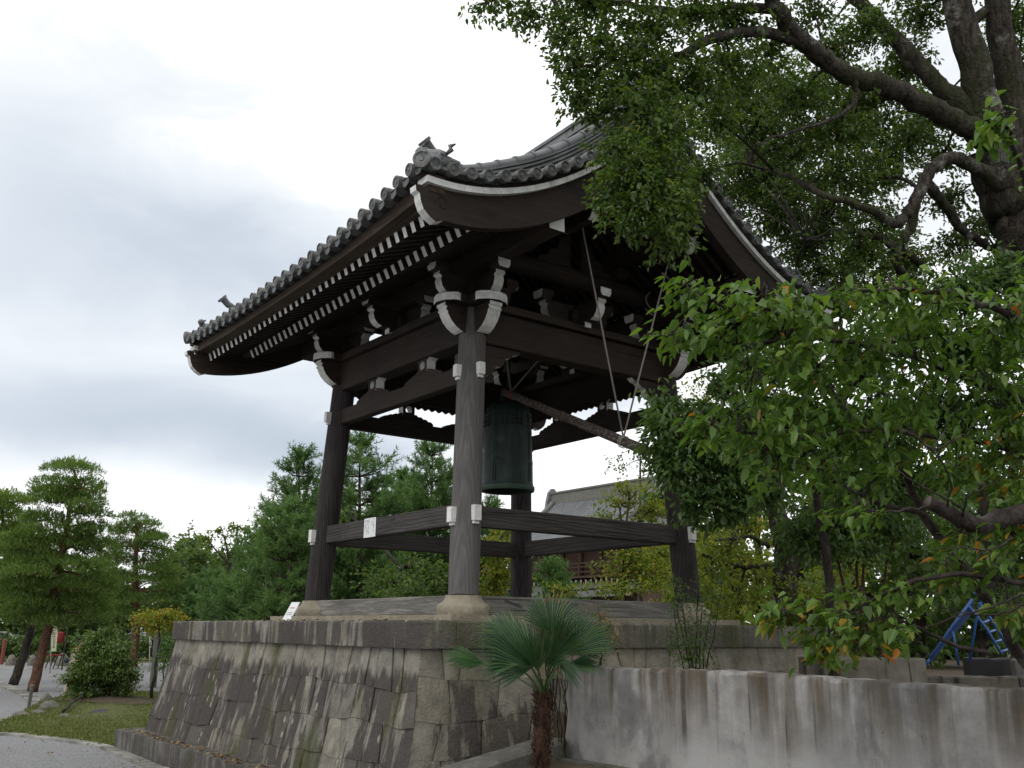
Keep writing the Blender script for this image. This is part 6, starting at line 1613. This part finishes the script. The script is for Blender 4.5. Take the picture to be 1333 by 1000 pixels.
# stall lantern and red stools, low wall and rocks across the road
p = at(78, 830, 41); base = gpt(78, None, 41); t = empty('red_lantern', tuple(base), 'red paper lantern hanging from a dark stand beside the yellow banner', 'lantern')
b = MB(); b.lathe([(.06, -.24), (.15, -.2), (.19, -.08), (.19, .08), (.15, .2), (.06, .24)], p, 14); b.build('shade', RED, t, 40)
b = MB(); b.tube([base + RH * .28, p + Zv * .4 + RH * .28], .03, 6); b.tube([p + Zv * .4 + RH * .28, p + Zv * .38], .02, 6); b.tube([p + Zv * .38, p + Zv * .2], .01, 5); b.build('stand', B_DARK, t, True)
for (u, lab) in ((78, 'low bench with a red cloth on the far grass, under the lantern'), (68, 'low bench with a red cloth on the far grass, left of the lantern')):
    c = at(u, 853, 42); g = gpt(u, None, 42); t = empty('bench', tuple(g), lab, 'bench'); b = MB()
    b.beam(c - RH * .12, c + RH * .12, .5, .06, 0); b.build('seat', RED, t)
    for s in (-.1, .1):
        b = MB(); b.tube([g + RH * s, c + RH * s - Zv * .03], .025, 6); b.build('leg', B_DARK, t)
for i, (u, v, w_, h_, lab) in enumerate(((86, 848, 14, 16, 'pale boulder across the road behind the person'), (20, 852, 10, 14, 'brown boulder across the road near the blue banner'), (48, 850, 10, 14, 'grey boulder across the road between the two trunks'))):
    g = gpt(u, None, 45); k = 45 / F; rock(g[0], g[1], w_ * k * .6, w_ * k * .6, h_ * k * .95, lab, ROCK, 30 + i)
# car glimpsed at the far left
g = gpt(6, None, 60); t = empty('parked_car', tuple(g), 'white car parked far off at the left edge, half hidden by pines', 'car')
d_, s_ = RH, np.array((-RH[1], RH[0], 0))
sec = [(-2.0, .35), (-2.05, .75), (-1.5, .9), (-.9, 1.4), (.7, 1.42), (1.3, .95), (2.0, .8), (2.05, .35)]
b = MB(); b.prism(sec, g - s_ * .82, d_, (0, 0, 1), s_ * 1.64); b.build('body', plain('car_white', (.72, .73, .74), .3, .5), t, 30)
b = MB(); b.prism([(-1.38, .92), (-.84, 1.34), (.66, 1.36), (1.18, .96)], g - s_ * .828, d_, (0, 0, 1), s_ * 1.656); b.build('window', plain('car_glass', (.02, .024, .03), .1, .6), t)
for x in (-1.3, 1.3):
    for y in (-.84, .84):
        b = MB(); b.lathe([(.0, -.10), (.31, -.10), (.33, -.06), (.33, .06), (.31, .10), (.2, .105), (.0, .09)], g + d_ * x + s_ * y + Zv * .33, 16, 0, s_); b.build('wheel', plain('tyre', (.02, .02, .02)), t, 40)

# ---------------------------------------------------------------- the temple hall beyond
hall = empty('temple_hall', (50, 50, 0), 'large two-storey temple gate hall with a grey tiled roof seen between the columns', 'temple hall')
HT = material('hall_tile'); m, h = HT; v = objco(h)
wv = h.n('ShaderNodeTexWave', {'wave_type': 'BANDS', 'bands_direction': 'Y'}, Vector=v, Scale=.9, Distortion=0.0).outputs[0]
hn_ = h.noise(v, .8, 4, .65); hm_ = h.noise(h.map(v, (1, 3, 1)), 2.0, 3)
col = h.mix(h.ramp(hn_, [(.35, 0.), (.7, 1.)]), (.10, .105, .11), (.17, .175, .18)); col = h.mix(h.math('MULTIPLY', h.ramp(wv, [(.1, 1.), (.4, 0.)]), .7), col, (.035, .037, .04)); col = h.mix(h.sstep(hm_, .66, .72), col, (.36, .37, .38))
finish(h, col, .6, wv, .8, .10, .35); HTM = m
HX, HY0, HY1, HZ = 48.5, 43.6, 57.0, 13.35
def hz(t): return 9.0 + (HZ - 9.0) * t ** 1.5          # curved slope, t from eave to ridge
for sx in (-1, 1):
    b = MB(); ts = np.linspace(0, 1, 10); ys = np.linspace(HY0, HY1, 14)
    V = [(HX + sx * 6.6 * (1 - t), y, hz(t) + .35 * abs((y - 50.3) / 6.7) ** 3 * (1 - t * .6)) for t in ts for y in ys]; n = len(ys)
    V += [(p[0], p[1], p[2] - .28) for p in V]; K = len(ts) * n
    b.add(V, [(i * n + j, i * n + j + 1, i * n + n + j + 1, i * n + n + j) for i in range(len(ts) - 1) for j in range(n - 1)] + [(K + i * n + n + j, K + i * n + n + j + 1, K + i * n + j + 1, K + i * n + j) for i in range(len(ts) - 1) for j in range(n - 1)]
        + [(j + 1, j, K + j, K + j + 1) for j in range(n - 1)] + [(i * n + n, i * n, K + i * n, K + i * n + n)[::-1] for i in range(len(ts) - 1)] + [(i * n + n - 1, i * n + 2 * n - 1, K + i * n + 2 * n - 1, K + i * n + n - 1)[::-1] for i in range(len(ts) - 1)])
    b.build('roof_slope', HTM, hall, True)
    # hip skirt ends and lower roof
    b = MB()
    for (ya, yb) in ((HY0, HY0 - 3.2), (HY1, HY1 + 3.2)):
        b.add([(HX, ya, 10.9), (HX + sx * 4.2, ya, 10.55), (HX + sx * 6.6, yb, 9.2), (HX, yb, 9.0)], [(0, 1, 2, 3)])
        b.add([(HX + sx * 6.6, ya, 9.28), (HX + sx * 4.2, ya, 10.55), (HX + sx * 6.6, yb, 9.2)], [(0, 1, 2)])
    b.add([(HX + sx * 5.0, HY0 - 2.5, 5.6), (HX + sx * 5.0, HY1 + 2.5, 5.6), (HX + sx * 7.6, HY1 + 4.2, 4.3), (HX + sx * 7.6, HY0 - 4.2, 4.3)], [(0, 1, 2, 3)])
    b.build('skirt_roof', HTM, hall)
RGM = stone('ridge_tile_far', (.12, .12, .11), (.20, .195, .17), False, .1, None, 0, 0)
b = MB(); b.box((HX, (HY0 + HY1) / 2, HZ + .25), (.6, HY1 - HY0 + .3, 1.0)); b.box((HX, (HY0 + HY1) / 2, HZ + .82), (.8, HY1 - HY0 + .4, .16)); b.build('main_ridge', RGM, hall)
for y, s in ((HY0 - .2, -1), (HY1 + .2, 1)):
    b = MB(); b.prism([(-.9, -.9), (.9, -.9), (.7, .2), (.5, .9), (.15, 1.3), (-.15, 1.3), (-.5, .9), (-.7, .2)], (HX, y, HZ), (1, 0, 0), (0, 0, 1), (0, .3 * s, 0)); b.build('ridge_ornament', TILE, hall)
    b = MB(); b.tube([(HX - 6.6 * (1 - t), y - s * .35, hz(t) + .25) for t in np.linspace(.0, 1, 8)], .24, 8); b.tube([(HX + 6.6 * (1 - t), y - s * .35, hz(t) + .25) for t in np.linspace(.0, 1, 8)], .24, 8); b.build('verge_ridge', RGM, hall, True)
    b = MB(); b.prism([(-6.0, 9.4), (6.0, 9.4), (2.4, 11.6), (0, HZ - .5), (-2.4, 11.6)], (HX, y - s * .8, 0), (1, 0, 0), (0, 0, 1), (0, .1 * s, 0)); b.build('gable_wall', W['z'], hall)
HPAINT = plain('dull_paint', (.26, .24, .22), .8)
HWOOD = wood('hall_timber', (.045, .025, .019), (.085, .05, .036), 'z')
b = MB(); b.box((HX, 50.3, 7.2), (9.2, 15.5, 3.8)); b.build('upper_wall', HWOOD, hall)
b = MB(); b.box((HX, 50.3, 2.4), (10.0, 18.0, 5.2)); b.build('lower_wall', HWOOD, hall)
b = MB(); b.box((HX, 50.3, 5.95), (11.4, 18.6, .16))
for zz in (6.35, 6.75, 7.05): b.box((HX - 5.55, 50.3, zz), (.10, 18.4, .09)); b.box((HX, 41.1, zz), (11.2, .10, .09))
for y in np.linspace(41.2, 59.4, 13): b.box((HX - 5.55, y, 6.5), (.14, .14, 1.15))
b.build('balcony', HWOOD, hall)
for y in np.linspace(43.4, 57.2, 7):
    b = MB(); b.lathe([(.22, 6.0), (.22, 9.0)], (HX - 4.75, y, 0), 12); b.build('column', HWOOD, hall, 40)
for y in np.linspace(42.2, 58.4, 28):
    for (dx, zz, L_) in ((5.25, 5.55, .7), (5.0, 8.75, .8)):
        b = MB(); b.box((HX - dx, y, zz), (L_, .18, .26)); b.prism([(-.09, -.18), (.09, -.18), (.09, .18), (-.09, .18)], (HX - dx - L_ / 2 - .005, y, zz), (0, 1, 0), (0, 0, 1), (-.03, 0, 0), 1)
        b.build('bracket', [HWOOD, HPAINT], hall)


# ---------------------------------------------------------------- blue slide in the play area
SB = at(1268, 868, 15.0); SB[2] = 1.03
slide = empty('playground_slide', tuple(SB), 'blue metal playground slide with a ladder, half hidden behind the cherry leaves', 'slide')
BL = plain('blue_paint', (.045, .13, .38), .45, .4); BLD = plain('blue_chute', (.02, .05, .16), .4, .4)
def ps(u, v, dd=0.0): return at(u, v, 15.0 + dd)
b = MB()
for dd in (0, .5):
    b.tube([ps(1262, 862, dd), ps(1272, 800, dd), ps(1280, 776, dd), ps(1268, 772, dd)], .022, 8); b.tube([ps(1262, 790, dd), ps(1285, 820, dd), ps(1304, 852, dd)], .022, 8); b.tube([ps(1275, 785, dd), ps(1296, 815, dd), ps(1316, 848, dd)], .022, 8)
b.build('frame', BL, slide, True)
for i in range(5):
    f = .15 + i * .2; b = MB(); a = ps(1262 + 42 * f, 790 + 62 * f, 0); e = ps(1275 + 41 * f, 785 + 63 * f, .5); b.tube([a, e], .018, 6); b.build('rung', BL, slide, True)
b = MB(); A0, A1, B0, B1 = ps(1268, 796, 0), ps(1268, 796, .5), ps(1212, 862, 0), ps(1212, 862, .5)
b.add([A0, A1, B1, B0, A0 + Zv * .16, A1 + Zv * .16, B1 + Zv * .12, B0 + Zv * .12], [(0, 1, 2, 3), (0, 3, 7, 4), (1, 5, 6, 2)]); b.build('chute', BLD, slide)
b = MB()
for dd in (0, .5): b.tube([ps(1266, 780, dd), ps(1240, 815, dd), ps(1210, 858, dd)], .022, 8); b.tube([ps(1240, 822, dd), ps(1248, 866, dd)], .02, 8); b.tube([ps(1210, 858, dd), ps(1206, 866, dd)], .02, 8)
b.build('side_rail', BL, slide, True)
g0, g1 = at(1166, 862, 14.5), at(1166, 846, 14.5); b = MB(); b.tube([np.array((*g0[:2], 1.0)), g1], .03, 8); tag(b.build('blue_post', BL, None, True, org=(g0[0], g0[1], 1.0)), 'short blue metal post left of the slide, behind the low wall', 'post')

# ---------------------------------------------------------------- person half hidden behind the shrub
pg = at_z(91, 910, 0.0); dP = float((pg - CAM) @ FW); kP = dP / F
person = empty('person', tuple(pg), 'person with dark hair in pale top and beige trousers walking behind the shrub', 'person')
H = 74 * kP
fwd = RH * 1.0; sd_ = np.array((-fwd[1], fwd[0], 0))
def pp(f, s, z): return pg + fwd * f * H + sd_ * s * H + Zv * z * H
def skin(name, nodes, edges, mat, parent, sub=2):
    me = bpy.data.meshes.new(name); o0 = np.array(ORG[parent])
    me.from_pydata([tuple(p - o0) for p, r in nodes], edges, []); o = bpy.data.objects.new(name, me); link(o, parent, o0)
    mo = o.modifiers.new('skin', 'SKIN'); mo.use_smooth_shade = True
    for i, (p, r) in enumerate(nodes):
        sv = me.skin_vertices[0].data[i]; sv.radius = (r * H, r * H) if np.isscalar(r) else (r[0] * H, r[1] * H); sv.use_root = (i == 0)
    ss = o.modifiers.new('sub', 'SUBSURF'); ss.levels = sub; ss.render_levels = sub
    me.materials.append(mat); return o
SKIN = plain('skin', (.42, .24, .17), .6)
body_n = [(pp(0, 0, .53), .075), (pp(.012, 0, .64), .068), (pp(.02, 0, .74), .078), (pp(.03, 0, .82), .06), (pp(.05, 0, .865), .032), (pp(.065, 0, .90), .040), (pp(.075, 0, .945), .058), (pp(.072, 0, .975), .045),
    (pp(.02, .10, .81), .035), (pp(-.04, .125, .66), .026), (pp(.03, .13, .54), .018), (pp(.05, .13, .50), .018), (pp(.02, -.10, .81), .035), (pp(.07, -.125, .67), .026), (pp(.16, -.12, .58), .018), (pp(.19, -.115, .55), .018),
    (pp(.0, .05, .48), .06), (pp(.05, .055, .27), .042), (pp(.09, .055, .05), .025), (pp(.15, .055, .02), .02), (pp(.0, -.05, .48), .06), (pp(-.02, -.055, .27), .042), (pp(-.10, -.055, .06), .025), (pp(-.05, -.055, .02), .02), (pp(.125, 0, .93), .012)]
body_e = [(0,1),(1,2),(2,3),(3,4),(4,5),(5,6),(6,7),(3,8),(8,9),(9,10),(10,11),(3,12),(12,13),(13,14),(14,15),(0,16),(16,17),(17,18),(18,19),(0,20),(20,21),(21,22),(22,23),(6,24)]
skin('body', body_n, body_e, SKIN, person)
skin('hair', [(pp(.045, 0, .965), .056), (pp(.06, 0, .995), .05), (pp(.02, 0, .93), .040)], [(0, 1), (0, 2)], plain('dark_hair', (.02, .014, .012), .5), person)
skin('top', [(pp(.0, 0, .48), .088), (pp(.012, 0, .64), .078), (pp(.02, 0, .74), .088), (pp(.028, 0, .82), .068), (pp(.02, .10, .81), .045), (pp(-.02, .12, .71), .036), (pp(.02, -.10, .81), .045), (pp(.05, -.12, .71), .036)], [(0,1),(1,2),(2,3),(3,4),(4,5),(3,6),(6,7)], plain('pale_shirt', (.50, .44, .36), .8), person)
skin('trousers', [(pp(0, 0, .50), .082), (pp(.0, .05, .46), .070), (pp(.05, .055, .27), .052), (pp(.085, .055, .08), .036), (pp(.0, -.05, .46), .070), (pp(-.02, -.055, .27), .052), (pp(-.09, -.055, .09), .036)], [(0,1),(1,2),(2,3),(0,4),(4,5),(5,6)], plain('beige_trousers', (.36, .31, .25), .8), person)
skin('scarf', [(pp(.03, 0, .855), .05), (pp(.0, .02, .87), .04)], [(0, 1)], plain('red_scarf', (.38, .06, .04), .8), person)
skin('shoulder_bag', [(pp(-.10, -.10, .60), .05), (pp(-.10, -.10, .70), .05)], [(0, 1)], plain('navy_bag', (.015, .022, .055), .7), person)
for (f, s) in ((.12, .055), (-.07, -.055)):
    skin('shoe', [(pp(f - .03, s, .022), .024), (pp(f + .05, s, .018), .022)], [(0, 1)], plain('pink_shoe', (.42, .20, .16), .6), person)
